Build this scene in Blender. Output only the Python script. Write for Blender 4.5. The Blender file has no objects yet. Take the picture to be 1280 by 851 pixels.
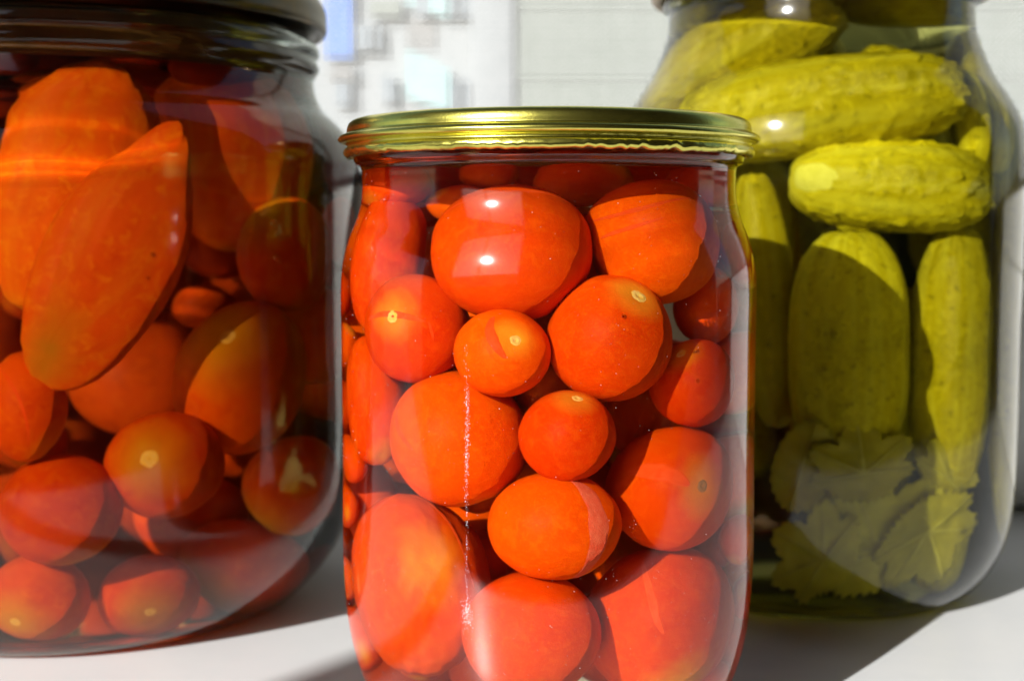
# Three jars of home preserves on a white windowsill.  1 Blender unit = 1 mm.
import bpy, bmesh, math, random
from mathutils import Vector, Matrix, noise
random.seed(11)
sc = bpy.context.scene
sc.unit_settings.system = 'METRIC'
sc.unit_settings.scale_length = 0.001
COL = sc.collection
R = math.radians

DATA = [
 ('t1', 'front', [0.54, 275.61, 104.1], [14.58, -0.18, 0.61, -0.68, -1.23, 13.19, -0.13, -13.21, -1.24], None, [([[-0.848, -0.492, -0.197], [-0.503, -0.745, -0.438], [0.005, -0.874, -0.485], [0.501, -0.81, -0.303], [0.825, -0.565, 0.015]], 5), ([[-0.626, -0.78, -0.028], [-0.19, -0.977, -0.097], [0.28, -0.955, -0.099], [0.586, -0.809, -0.049]], 4)]),
 ('t6', 'front', [18.43, 272.3, 87.42], [11.57, -0.08, -0.09, 0.08, -0.72, 11.55, -0.08, -12.17, -0.69], [0.455, -0.712, -0.535], []),
 ('t4', 'front', [-16.69, 281.57, 88.64], [10.69, 0.22, 1.37, -1.36, -0.6, 10.67, 0.29, -10.76, -0.57], [-0.429, -0.264, -0.864], [([[-0.95, -0.193, -0.245], [-0.512, -0.309, -0.801], [-0.101, -0.247, -0.964], [0.235, -0.159, -0.959]], 8), ([[0.294, -0.159, -0.943], [0.347, 0.031, -0.938], [0.371, 0.178, -0.912]], 4)]),
 ('t5', 'front', [-1.31, 268.88, 85.09], [8.93, 0.06, 0.43, -0.44, -0.6, 8.52, 0.09, -8.53, -0.6], [0.302, -0.286, -0.91], [([[-0.157, -0.809, -0.566], [-0.245, -0.519, -0.819], [-0.115, -0.16, -0.98], [0.082, 0.124, -0.989]], 13)]),
 ('t7', 'front', [-9.25, 277.83, 67.0], [13.05, 0.3, 1.08, -1.04, -1.62, 12.97, 0.41, -13.58, -1.52], None, [([[-0.845, -0.478, -0.242], [-0.894, -0.241, -0.378], [-0.809, -0.009, -0.587], [-0.676, 0.151, -0.721]], 9)]),
 ('t8', 'front', [10.55, 268.21, 68.93], [8.86, -0.02, 0.14, -0.14, -1.01, 8.81, -0.0, -8.83, -1.01], [0.211, -0.849, -0.484], []),
 ('t11', 'front', [8.31, 269.57, 50.99], [12.24, 0.0, 0.24, -0.27, -1.76, 10.52, 0.05, -10.52, -1.76], None, [([[0.227, -0.861, -0.456], [0.505, -0.607, -0.614], [0.667, -0.169, -0.726], [0.667, 0.335, -0.665], [0.506, 0.74, -0.443], [0.297, 0.947, -0.125]], 26)]),
 ('t14', 'front', [4.09, 271.93, 28.93], [12.68, 0.14, 0.43, -0.41, -2.51, 11.93, 0.23, -11.93, -2.5], None, []),
 ('t13', 'front', [-16.24, 286.99, 35.6], [14.05, 1.2, 1.93, -1.71, -3.58, 13.83, 1.29, -17.86, -2.64], [0.322, -0.2, -0.925], [([[-0.911, -0.342, -0.23], [-0.456, -0.795, -0.4], [0.051, -0.98, -0.193], [0.455, -0.779, -0.431], [0.726, -0.322, -0.607], [0.827, 0.075, -0.557]], 4)]),
 ('t2', 'front', [26.41, 282.52, 106.33], [12.47, -2.38, -0.61, 0.28, -1.72, 12.51, -2.46, -12.28, -1.63], None, [([[-0.938, 0.074, -0.338], [-0.569, -0.145, -0.809], [-0.07, -0.426, -0.902], [0.471, -0.704, -0.531]], 6), ([[-0.754, 0.28, -0.594], [-0.359, 0.048, -0.932], [0.09, -0.238, -0.967]], 5)]),
 ('t10', 'front', [30.07, 281.73, 56.41], [12.54, -0.52, -0.87, 0.79, -1.85, 12.42, -0.64, -12.58, -1.79], [0.481, -0.04, -0.876], [([[-0.729, -0.239, -0.642], [-0.441, -0.268, -0.856], [-0.064, -0.199, -0.978], [0.239, -0.052, -0.97]], 20)]),
 ('t15', 'front', [28.27, 283.42, 28.89], [14.64, -0.91, -0.94, 0.75, -3.03, 14.38, -1.06, -14.77, -2.89], None, [([[-0.359, -0.787, -0.501], [-0.235, -0.369, -0.899], [-0.111, -0.009, -0.994], [-0.007, 0.166, -0.986]], 10)]),
 ('t9', 'front', [34.04, 280.86, 78.04], [8.92, -0.24, -0.88, 0.85, -0.79, 8.88, -0.32, -8.92, -0.76], [-0.396, -0.674, -0.624], []),
 ('t3', 'front', [-20.34, 296.07, 101.18], [7.32, -1.62, 1.27, -1.49, -1.33, 6.59, -0.68, -14.52, -0.74], None, []),
 ('t12', 'front', [-23.9, 291.56, 73.1], [7.18, 0.53, 1.68, -1.65, -1.47, 7.16, 0.45, -13.76, -0.7], None, []),
 ('t16', 'front', [-21.37, 304.87, 49.02], [5.24, 0.95, 1.34, -1.24, -1.99, 5.2, 0.68, -10.92, -0.83], None, []),
 ('t18', 'front', [35.08, 291.6, 92.63], [6.24, -0.18, -0.75, 0.74, -0.34, 6.23, -0.18, -7.42, -0.27], None, []),
 ('t19', 'front', [23.18, 293.23, 70.14], [6.1, -0.14, -0.18, 0.17, -0.87, 6.07, -0.12, -8.3, -0.63], None, []),
 ('t20', 'front', [8.12, 282.1, 77.08], [6.94, 0.0, 0.16, -0.17, -0.57, 6.43, 0.02, -6.43, -0.57], None, []),
 ('t22', 'front', [-2.68, 298.53, 38.69], [3.98, 0.16, 0.25, -0.23, -1.21, 3.91, 0.14, -6.5, -0.72], None, []),
 ('a2', 'left', [-97.59, 335.61, 101.89], [13.36, -14.4, -1.72, 4.18, -5.19, 5.34, -6.86, -31.2, -0.1], [-0.211, 0.76, -0.614], []),
 ('a4', 'left', [-65.89, 375.0, 101.83], [12.92, -0.09, -4.0, 5.56, -0.3, 9.3, -0.18, -15.45, -0.16], [-0.501, -0.76, -0.414], []),
 ('a5', 'left', [-75.37, 365.06, 69.59], [15.69, -5.01, -5.19, 5.45, -3.64, 13.77, -5.1, -19.29, -1.25], [-0.43, -0.472, -0.77], []),
 ('a6', 'left', [-118.04, 334.35, 66.15], [8.72, -0.08, -2.61, 2.59, -1.39, 8.68, -0.32, -13.44, -0.88], None, [([[-0.641, -0.668, -0.377], [-0.254, -0.239, -0.937], [0.023, 0.324, -0.946], [0.068, 0.75, -0.658]], 5)]),
 ('a7', 'left', [-112.02, 338.21, 40.47], [13.38, 1.73, -3.9, 4.31, -1.33, 12.64, 1.33, -13.17, -1.79], None, []),
 ('a8', 'left', [-89.74, 347.4, 49.57], [13.57, -0.36, -4.22, 4.44, -1.82, 12.55, -0.98, -13.21, -1.62], [-0.294, -0.113, -0.949], []),
 ('a10', 'left', [-66.73, 380.15, 39.02], [13.51, -0.7, -5.19, 5.83, -2.01, 11.57, -1.68, -12.6, -1.56], None, []),
 ('a12', 'left', [-96.55, 354.46, 16.9], [11.38, -0.75, -3.25, 3.76, -1.12, 9.57, -1.27, -10.06, -0.82], [0.041, 0.397, -0.917], []),
 ('a11', 'left', [-119.73, 344.41, 18.79], [11.2, -0.33, -2.97, 3.25, -1.03, 10.04, -0.67, -10.46, -0.9], [-0.463, 0.576, -0.674], []),
 ('a13', 'left', [-79.96, 380.73, 19.26], [15.99, -3.16, -3.95, 6.27, -1.85, 9.52, -6.44, -9.65, -0.53], None, []),
 ('a1', 'left', [-108.74, 345.16, 117.76], [16.82, -8.16, -2.74, 5.36, -2.07, 8.73, -4.8, -30.92, 0.14], None, []),
 ('a9', 'left', [-98.01, 388.95, 31.35], [12.23, -0.29, -3.38, 4.11, -1.6, 9.71, -0.98, -10.26, -1.42], None, []),
 ('a3', 'left', [-82.64, 383.74, 129.02], [17.41, -0.38, -6.55, 6.55, 0.12, 17.41, -0.21, -26.81, 0.17], None, []),
 ('a14', 'left', [-56.84, 396.42, 108.14], [6.93, -0.01, -4.28, 4.28, -0.05, 6.93, -0.03, -9.53, -0.03], None, []),
 ('a15', 'left', [-65.1, 393.91, 78.36], [14.84, -0.33, -6.15, 7.38, -1.05, 12.26, -0.92, -13.69, -0.8], None, []),
 ('a16', 'left', [-115.6, 399.4, 126.49], [19.44, 1.44, -6.27, 6.4, -3.39, 19.2, 0.29, -22.11, -3.35], None, []),
 ('p3', 'right', [103.32, 381.9, 120.12], [25.02, -0.67, 2.12, -4.18, 0.36, 12.62, -1.44, -12.77, 0.25], [-0.785, -0.098, -0.612], []),
 ('p2', 'right', [86.88, 388.65, 140.81], [35.47, 1.53, 2.7, -7.2, -1.4, 12.53, 5.07, -12.7, -1.06], None, []),
 ('p1', 'right', [69.42, 410.17, 154.66], [22.99, 7.87, 4.56, -6.52, -3.05, 14.48, 15.9, -12.64, -0.66], None, []),
 ('p5', 'right', [92.02, 377.41, 75.31], [15.42, 0.09, 3.04, -3.03, -2.27, 15.38, 0.25, -32.55, -1.06], None, []),
 ('p4', 'right', [74.33, 392.48, 88.78], [7.74, 3.02, 1.93, -1.89, -2.18, 7.76, 0.78, -35.16, -0.32], None, []),
 ('p6', 'right', [119.06, 383.35, 72.14], [11.9, -0.57, 1.14, -1.15, -2.59, 11.87, -0.11, -36.38, -0.86], None, []),
 ('p8', 'right', [123.43, 389.14, 136.91], [5.21, 0.57, 0.33, -0.32, -0.24, 5.22, 0.24, -12.64, -0.08], None, []),
 ('p7', 'right', [137.6, 415.0, 76.0], [0.0, 8.6, 0.0, 0.0, 0.0, 8.6, 62.0, 0.0, 0.0], None, []),
 ('c90', 'left', [-81.53, 383.93, 148.6], [7.18, 12.22, 0.0, 19.73, -4.45, 0.0, 0.0, 0.0, 10.2], None, []),
 ('c91', 'left', [-80.3, 412.16, 149.1], [-5.44, 12.56, 0.0, 20.28, 3.36, 0.0, 0.0, 0.0, 10.2], None, []),
 ('c92', 'left', [-95.49, 436.0, 148.6], [-16.09, 8.36, 0.0, 13.5, 9.96, 0.0, 0.0, 0.0, 10.2], None, []),
 ('c93', 'left', [-121.6, 446.82, 149.1], [-20.92, 1.13, 0.0, 1.83, 12.95, 0.0, 0.0, 0.0, 10.2], None, []),
 ('c94', 'left', [-149.2, 440.7, 148.6], [-18.19, -6.5, 0.0, -10.5, 11.26, 0.0, 0.0, 0.0, 10.2], None, []),
 ('c95', 'left', [-168.3, 419.86, 149.1], [-8.87, -11.78, 0.0, -19.03, 5.49, 0.0, 0.0, 0.0, 10.2], None, []),
 ('c96', 'left', [-171.99, 391.84, 148.6], [3.65, -12.8, 0.0, -20.68, -2.26, 0.0, 0.0, 0.0, 10.2], None, []),
 ('b90', 'front', [34.0, 305.6, 117.5], [-1.91, 7.88, 0.0, 10.83, 1.39, 0.0, 0.0, 0.0, 7.0], None, []),
 ('b91', 'front', [24.22, 321.88, 118.3], [-8.67, 4.93, 0.0, 6.77, 6.3, 0.0, 0.0, 0.0, 7.0], None, []),
 ('b92', 'front', [6.05, 327.44, 117.5], [-10.97, -0.56, 0.0, -0.77, 7.98, 0.0, 0.0, 0.0, 7.0], None, []),
 ('b93', 'front', [-11.16, 319.41, 118.3], [-7.64, -5.75, 0.0, -7.91, 5.56, 0.0, 0.0, 0.0, 7.0], None, []),
 ('b94', 'front', [-18.58, 301.92, 117.5], [-0.38, -8.0, 0.0, -10.99, 0.28, 0.0, 0.0, 0.0, 7.0], None, []),
 ('q90', 'right', [112.18, 432.34, 169.5], [-9.75, 7.37, 0.0, 13.93, 5.16, 0.0, 0.0, 0.0, 8.5], None, []),
 ('q91', 'right', [89.52, 442.9, 169.5], [-16.94, -0.78, 0.0, -1.48, 8.97, 0.0, 0.0, 0.0, 8.5], None, []),
 ('q92', 'right', [70.05, 430.5, 169.5], [-8.5, -7.79, 0.0, -14.72, 4.5, 0.0, 0.0, 0.0, 8.5], None, []),
 ('b0', 'front', [34.63, 320.98, 70.9], [-5.73, -3.15, -5.2, 3.79, -6.96, 1.27, -6.16, -1.35, 5.62], None, []),
 ('b1', 'front', [17.92, 328.22, 26.41], [-1.77, -8.68, 7.25, -0.92, -7.22, -8.82, 12.3, -1.79, 0.39], None, []),
 ('b2', 'front', [-9.35, 324.71, 61.85], [-4.15, -0.22, -10.49, 11.01, -4.21, -3.32, -4.41, -10.29, 1.58], None, []),
 ('b3', 'front', [-5.12, 313.33, 92.64], [-0.53, 4.15, -10.48, -12.9, -1.86, -0.25, -2.11, 10.32, 4.17], None, []),
 ('b4', 'front', [-22.2, 314.57, 81.94], [-1.6, 4.12, -7.07, -8.22, 1.71, 2.63, 2.94, 7.02, 3.51], None, []),
 ('b5', 'front', [10.46, 297.95, 50.44], [-0.48, 10.91, 2.18, -11.52, -0.89, 2.19, 2.46, -2.04, 10.69], None, []),
 ('b6', 'front', [32.05, 325.26, 97.44], [-2.13, -0.82, -6.26, -7.27, -0.83, 1.92, -1.21, 6.47, -0.55], None, []),
 ('b7', 'front', [39.17, 301.78, 54.92], [-5.68, 4.73, 6.17, -7.66, -6.33, -0.52, 4.55, -4.75, 6.84], None, []),
 ('b8', 'front', [-11.39, 319.49, 18.07], [-1.47, -9.72, 4.8, -0.94, -4.74, -9.8, 12.82, -1.46, -0.17], None, []),
 ('b9', 'front', [9.8, 334.82, 103.48], [-5.36, -0.57, -3.28, 3.08, -3.9, -3.35, -2.09, -4.3, 3.47], None, []),
 ('b10', 'front', [-25.26, 300.35, 20.28], [-4.66, -0.26, 4.47, -3.21, -4.36, -3.47, 3.25, -4.68, 2.99], None, []),
 ('b11', 'front', [12.53, 331.0, 52.88], [-6.81, 1.23, -8.15, 7.6, -3.18, -6.82, -3.21, -10.13, 1.15], None, []),
 ('b12', 'front', [2.31, 309.01, 111.06], [-1.73, -5.1, 4.93, 8.17, -0.65, 1.48, -0.69, 5.11, 5.11], None, []),
 ('b13', 'front', [-25.14, 314.32, 65.37], [-1.44, 3.76, 3.7, -4.5, 1.19, -2.92, -2.84, -3.78, 2.76], None, []),
 ('b14', 'front', [41.17, 311.58, 34.24], [-4.5, -4.4, -1.96, 4.74, -4.53, -0.7, -0.88, -1.88, 6.25], None, []),
 ('b15', 'front', [-4.29, 334.35, 39.63], [-1.54, -1.56, -4.8, -4.04, -2.9, 2.11, -3.45, 4.09, -0.34], None, []),
 ('b16', 'front', [-3.41, 333.37, 81.58], [-4.24, -2.15, -5.17, 5.25, 0.92, -4.6, 2.11, -6.59, 1.05], None, []),
 ('b17', 'front', [23.87, 314.36, 64.9], [-2.19, 5.13, 1.39, -5.61, -1.69, -1.44, -0.94, -1.8, 5.33], None, []),
 ('b18', 'front', [-12.86, 300.45, 18.23], [-0.03, -0.69, 4.46, -4.6, -1.41, -0.25, 1.54, -4.23, -0.64], None, []),
 ('b19', 'front', [14.89, 303.32, 98.39], [-2.72, 8.72, -4.4, -10.33, -1.81, 2.07, 1.07, 4.76, 8.85], None, []),
 ('b20', 'front', [-5.48, 317.65, 40.76], [-9.6, 5.67, 0.37, -5.57, -7.04, -5.54, -3.18, -4.78, 8.59], None, []),
 ('b21', 'front', [1.82, 301.61, 16.23], [-2.23, -6.59, -7.14, 9.49, 0.78, -3.55, 2.98, -7.42, 5.96], None, []),
 ('b22', 'front', [27.8, 317.57, 47.28], [-10.95, 3.06, 0.41, -0.03, -1.37, 9.78, 3.6, 9.29, 1.3], None, []),
 ('b23', 'front', [39.91, 312.8, 89.82], [-3.64, 3.4, -5.33, -5.96, -4.04, 1.4, -2.34, 5.01, 4.75], None, []),
 ('b24', 'front', [3.13, 307.0, 32.84], [-4.3, 2.67, 2.15, -3.75, -3.4, -1.96, 0.44, -2.88, 4.31], None, []),
 ('b25', 'front', [35.77, 305.83, 17.92], [-4.35, -7.02, -5.15, 7.94, -5.71, 1.6, -4.38, -3.37, 8.01], None, []),
 ('b26', 'front', [17.21, 330.39, 80.87], [-8.35, 4.63, 0.87, -1.72, -1.35, -9.33, -4.39, -8.28, 2.01], None, []),
 ('b27', 'front', [32.93, 328.33, 39.12], [-4.55, -1.57, 0.23, 1.6, -4.34, -0.54, 0.42, -0.43, 4.6], None, []),
 ('b28', 'front', [26.03, 312.95, 78.88], [-3.41, -3.56, 3.98, 5.05, 0.65, 4.1, -3.09, 4.99, 2.31], None, []),
 ('b29', 'front', [33.22, 313.72, 103.81], [-1.46, 3.28, 2.93, -4.29, -2.01, 0.26, 1.51, -2.55, 3.56], None, []),
 ('b30', 'front', [2.06, 299.89, 70.61], [-2.47, -2.51, -8.62, 9.34, -0.53, -2.32, 0.14, -8.93, 2.56], None, []),
 ('b31', 'front', [14.1, 310.51, 71.02], [-0.32, -2.63, -3.77, -1.17, -3.63, 2.62, -4.65, 1.09, -0.4], None, []),
 ('b32', 'front', [-6.5, 330.49, 105.82], [-5.66, -0.74, -4.01, -3.68, -3.31, 4.39, -3.06, 5.34, 2.16], None, []),
 ('b33', 'front', [-23.87, 317.45, 40.17], [-3.57, 4.3, -0.8, -1.38, 0.05, 5.28, 4.65, 3.32, 0.96], None, []),
 ('b34', 'front', [-14.76, 302.22, 75.82], [-6.28, -3.69, 1.49, 2.23, -0.71, 6.85, -3.51, 6.15, 1.68], None, []),
 ('b35', 'front', [39.47, 301.57, 78.08], [-6.66, -1.32, -6.79, 7.11, -5.25, -3.98, -4.02, -7.09, 4.2], None, []),
 ('b36', 'front', [-28.41, 306.14, 94.01], [-0.87, 3.61, -2.61, -4.26, 0.5, 1.97, 1.96, 2.7, 3.13], None, []),
 ('b37', 'front', [19.5, 335.74, 96.1], [-5.03, 1.02, -0.47, -0.63, -0.55, 4.82, 1.01, 4.74, 0.66], None, []),
 ('b38', 'front', [-18.6, 324.35, 92.37], [-2.91, -5.23, -0.11, 5.14, -2.43, -2.43, 2.27, -1.21, 5.36], None, []),
 ('b39', 'front', [18.43, 305.37, 21.07], [-4.7, 2.27, 7.04, 0.66, -8.07, 2.99, 7.8, 2.04, 3.99], None, []),
 ('b40', 'front', [-4.17, 294.6, 53.89], [-1.3, 2.51, -3.62, -4.77, 0.03, 1.44, 0.9, 3.81, 2.37], None, []),
 ('b41', 'front', [-2.29, 335.88, 97.03], [-4.4, 1.59, 2.39, -0.43, -4.42, 2.27, 3.06, 1.66, 3.75], None, []),
 ('b42', 'front', [24.03, 332.49, 103.74], [-0.96, -3.86, 2.31, 0.63, -2.42, -3.84, 5.26, -0.41, 0.88], None, []),
 ('b43', 'front', [42.89, 291.92, 43.05], [-4.08, -3.53, -0.13, 1.24, -1.0, -4.9, 3.68, -3.57, 1.5], None, []),
 ('b44', 'front', [-13.51, 330.71, 45.95], [-4.21, 2.52, -2.23, -1.52, -4.38, -2.41, -3.23, -1.23, 4.04], None, []),
 ('b45', 'front', [42.32, 301.02, 101.78], [-5.4, 2.63, 0.14, -1.45, -2.68, -5.15, -2.22, -4.66, 3.04], None, []),
 ('b46', 'front', [-28.73, 301.57, 32.18], [-1.47, -4.27, -0.87, 4.47, -1.27, -0.83, 0.55, -1.08, 4.43], None, []),
 ('b47', 'front', [39.03, 320.46, 57.77], [-2.79, -0.24, 3.82, 3.96, -2.11, 2.05, 1.91, 4.01, 1.31], None, []),
 ('b48', 'front', [34.77, 302.9, 40.14], [-4.67, 2.57, 0.07, -0.16, -0.09, -4.87, -2.91, -4.14, 0.15], None, []),
 ('b49', 'front', [-19.67, 316.56, 104.26], [-3.72, 6.21, 3.45, -7.44, -3.91, 0.24, 2.07, -2.89, 7.09], None, []),
 ('b50', 'front', [20.72, 335.12, 65.29], [-1.02, -4.95, 0.91, 0.95, -1.1, -4.93, 4.97, -0.81, 1.13], None, []),
 ('b51', 'front', [-23.59, 319.33, 51.78], [-1.52, 3.28, -3.17, -5.19, -0.74, 1.15, 0.34, 3.36, 3.35], None, []),
 ('b52', 'front', [0.39, 332.93, 19.25], [-6.07, 2.54, 2.23, -3.8, -2.82, -4.48, -0.95, -4.94, 3.71], None, []),
 ('b53', 'front', [5.27, 336.2, 69.65], [-4.54, -4.13, 0.68, 4.2, -3.6, 2.66, -1.53, 2.35, 5.28], None, []),
 ('b54', 'front', [33.86, 325.1, 23.41], [-4.78, -0.92, 0.86, 1.27, -3.53, 3.16, 0.02, 3.28, 3.65], None, []),
 ('b55', 'front', [4.51, 312.66, 78.83], [-0.04, -3.37, -4.59, 5.49, -2.42, 1.74, -3.36, -3.9, 2.89], None, []),
 ('b56', 'front', [13.42, 296.06, 81.73], [-4.2, 4.66, -3.34, -5.55, -1.41, 4.36, 2.35, 5.02, 4.33], None, []),
 ('b57', 'front', [13.53, 300.38, 118.23], [-7.38, 3.27, -1.96, -4.27, -6.28, 0.95, -1.49, 1.78, 6.97], None, []),
 ('b58', 'front', [-28.36, 297.45, 59.44], [-2.4, -3.5, -2.66, 3.87, 0.72, -3.48, 3.42, -3.27, 2.07], None, []),
 ('b59', 'front', [9.03, 321.17, 104.81], [-3.26, -2.88, -5.71, -2.29, -5.48, 4.02, -6.13, 3.58, 1.54], None, []),
 ('b60', 'front', [5.72, 328.77, 90.73], [-5.02, 2.97, 0.24, -2.98, -4.99, 0.28, 0.35, 0.12, 5.79], None, []),
 ('b61', 'front', [4.73, 293.14, 31.72], [-4.09, 3.11, -4.12, -5.81, -3.37, 1.69, -1.61, 4.24, 4.38], None, []),
 ('b62', 'front', [43.94, 295.91, 30.18], [-1.47, -1.68, 4.0, 3.99, -2.98, -0.2, 3.21, 2.94, 2.08], None, []),
 ('b63', 'front', [-23.8, 319.32, 28.73], [-3.62, 2.0, 2.01, -2.81, -3.17, -1.76, 0.63, -2.6, 3.69], None, []),
 ('b64', 'front', [-15.14, 327.8, 33.51], [-1.43, 3.5, 4.3, -5.87, 0.29, -1.87, -1.49, -4.48, 3.24], None, []),
 ('b65', 'front', [4.33, 291.9, 92.97], [-5.74, -0.3, 2.83, 0.94, -6.07, 1.15, 2.78, 1.44, 5.44], None, []),
 ('b66', 'front', [22.59, 300.62, 60.04], [-1.93, -4.17, 1.64, 3.37, -0.04, 3.6, -3.19, 2.48, 2.81], None, []),
 ('b67', 'front', [31.22, 328.48, 56.65], [-1.86, 4.84, -1.51, -0.46, -1.76, -5.08, -5.12, -1.6, 1.0], None, []),
 ('b68', 'front', [29.26, 315.4, 29.73], [-5.86, -2.28, 2.85, -0.05, -5.03, -4.1, 3.98, -3.41, 4.15], None, []),
 ('b69', 'front', [-6.78, 298.01, 112.01], [-3.58, -4.34, -1.35, 4.13, -3.56, 2.09, -2.67, 0.32, 5.04], None, []),
 ('b70', 'front', [9.49, 321.36, 70.63], [-7.42, 0.14, -0.62, 0.54, -3.3, -5.4, -0.53, -5.41, 3.27], None, []),
 ('b71', 'front', [21.3, 305.86, 37.07], [-2.01, 1.39, 5.87, 4.9, -4.19, 2.18, 5.23, 4.45, 0.21], None, []),
 ('b72', 'front', [-14.11, 329.35, 76.73], [-3.07, -2.71, -3.52, 4.49, -3.45, -0.17, -2.67, -2.69, 3.76], None, []),
 ('b73', 'front', [-11.51, 305.77, 29.73], [-2.33, 4.42, -0.04, -3.45, -1.31, -3.64, -3.98, -1.45, 3.18], None, []),
 ('b74', 'front', [-1.52, 310.78, 54.33], [-2.56, -2.54, 4.92, 4.54, -4.24, -0.05, 3.65, 3.49, 3.51], None, []),
 ('b75', 'front', [13.74, 312.93, 85.12], [-1.92, -5.02, 2.63, -2.13, -1.94, -5.24, 5.3, -2.6, -1.15], None, []),
 ('b76', 'front', [-3.82, 291.87, 83.18], [-6.32, 1.43, 1.87, 0.98, -3.21, 4.88, 2.57, 4.74, 2.74], None, []),
 ('b77', 'front', [-11.74, 332.07, 90.13], [-1.46, 4.27, -1.51, -0.99, -1.75, -4.27, -5.34, -0.84, 1.21], None, []),
 ('b78', 'front', [5.89, 316.74, 14.13], [-2.86, -3.88, -3.35, 4.86, -3.6, 0.71, -2.82, -2.25, 4.62], None, []),
 ('b79', 'front', [10.89, 317.02, 44.71], [-4.3, -4.19, 0.51, 4.19, -2.98, 3.1, -2.29, 2.41, 4.73], None, []),
 ('b80', 'front', [35.34, 323.41, 85.21], [-3.08, -4.67, 1.23, 3.98, -3.02, -2.95, 3.37, -0.69, 4.61], None, []),
 ('b81', 'front', [22.82, 311.97, 108.6], [-5.21, -2.17, -0.84, 1.87, -2.35, -4.67, 1.53, -4.51, 2.84], None, []),
 ('b82', 'front', [-27.3, 309.21, 26.57], [-4.17, -1.28, -1.37, -0.59, -2.27, 3.86, -1.81, 3.69, 1.9], None, []),
 ('b83', 'front', [15.74, 324.09, 94.43], [-2.07, -1.29, -4.89, -3.67, -3.69, 2.19, -4.37, 3.71, 0.48], None, []),
 ('b84', 'front', [-28.28, 305.06, 70.23], [-0.06, -1.67, 5.04, 1.93, -4.72, -1.54, 5.07, 1.78, 0.65], None, []),
 ('b85', 'front', [7.04, 310.23, 61.94], [-3.68, -1.76, -3.72, -3.8, -1.64, 3.68, -2.73, 4.65, -0.11], None, []),
 ('b86', 'front', [36.99, 290.79, 13.05], [-2.61, 4.61, 0.33, -3.79, -1.42, -3.66, -3.58, -1.85, 3.63], None, []),
 ('b87', 'front', [-9.12, 313.3, 74.84], [-4.02, -3.68, 0.27, 3.39, -2.59, 3.23, -2.52, 2.38, 3.93], None, []),
 ('b88', 'front', [-28.62, 302.21, 83.73], [-4.37, -0.27, -2.51, -1.65, -3.5, 3.2, -1.94, 3.59, 2.93], None, []),
 ('b89', 'front', [-1.71, 301.24, 120.8], [-0.61, 4.5, -1.95, -2.85, -1.93, -3.6, -4.14, 0.66, 2.77], None, []),
 ('b90', 'front', [42.82, 310.73, 68.03], [-4.74, 0.68, -2.26, -1.02, -4.77, 0.3, -2.42, 0.69, 4.3], None, []),
 ('b91', 'front', [0.81, 336.27, 30.21], [-2.54, -1.28, -3.92, -2.04, -3.65, 2.41, -3.79, 2.83, 1.33], None, []),
 ('b92', 'front', [21.92, 316.99, 98.7], [-3.93, 1.17, 2.6, -2.85, -0.27, -3.84, -0.84, -4.57, 0.89], None, []),
 ('b93', 'front', [-20.41, 302.5, 64.99], [-2.03, 3.59, 2.4, -3.22, 1.08, -3.59, -3.91, -2.75, 1.72], None, []),
 ('b94', 'front', [-29.41, 299.37, 48.35], [-1.7, -3.13, -2.88, -0.88, -2.78, 3.52, -4.27, 1.83, 0.42], None, []),
 ('c0', 'left', [-87.23, 411.73, 23.17], [-4.91, -6.14, 5.0, 3.11, -6.28, -5.71, 9.3, -1.14, 4.55], None, []),
 ('c1', 'left', [-129.56, 458.78, 63.13], [-2.91, -13.59, 11.37, -1.51, -11.3, -13.82, 20.23, -2.8, 0.6], None, []),
 ('c2', 'left', [-75.02, 429.07, 102.89], [-3.45, 8.82, -15.12, -17.71, 3.66, 5.64, 6.34, 15.02, 7.51], None, []),
 ('c3', 'left', [-101.56, 441.19, 39.38], [-11.42, -10.67, -9.75, 4.25, -13.5, 10.8, -15.59, 4.14, 10.08], None, []),
 ('c4', 'left', [-154.36, 422.84, 73.66], [-0.87, 17.25, 3.44, -20.77, -1.41, 3.47, 4.43, -3.22, 16.91], None, []),
 ('c5', 'left', [-176.78, 441.38, 111.03], [-2.85, -1.24, -9.44, -9.75, -1.26, 2.9, -1.62, 9.75, -0.83], None, []),
 ('c6', 'left', [-143.34, 453.95, 121.33], [-5.89, 7.76, -14.46, 12.25, -8.45, -9.33, -11.41, -13.08, -2.55], None, []),
 ('c7', 'left', [-153.41, 416.5, 112.2], [-12.74, 10.8, 2.48, -11.96, -7.36, -9.03, -6.37, -7.78, 11.98], None, []),
 ('c8', 'left', [-109.35, 460.02, 122.87], [-14.8, 1.73, 1.71, 0.01, -9.23, 9.42, 2.77, 9.26, 9.07], None, []),
 ('c9', 'left', [-71.98, 423.1, 66.94], [-12.28, 1.97, -13.04, 13.7, -5.09, -10.91, -5.79, -16.21, 1.84], None, []),
 ('c10', 'left', [-138.54, 408.71, 89.87], [-2.06, -0.1, 6.39, -2.33, -6.25, -0.79, 6.23, -2.37, 1.81], None, []),
 ('c11', 'left', [-99.92, 431.19, 122.99], [-4.14, -3.7, 10.55, 10.12, -6.46, 1.5, 5.41, 9.26, 5.26], None, []),
 ('c12', 'left', [-144.17, 435.09, 38.8], [-2.68, 4.82, -15.91, -6.78, -15.23, -3.7, -17.32, 5.21, 3.91], None, []),
 ('c13', 'left', [-63.48, 421.76, 32.65], [-8.2, 1.44, 1.13, -1.4, -1.3, -7.97, -1.25, -7.95, 1.51], None, []),
 ('c14', 'left', [-62.36, 414.37, 125.72], [-5.96, -5.31, -7.14, 10.12, -1.29, -5.3, 2.14, -8.7, 5.15], None, []),
 ('c15', 'left', [-193.61, 413.77, 54.04], [-0.45, -2.28, -6.69, 7.74, -2.46, 0.46, -2.9, -6.23, 2.26], None, []),
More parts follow.
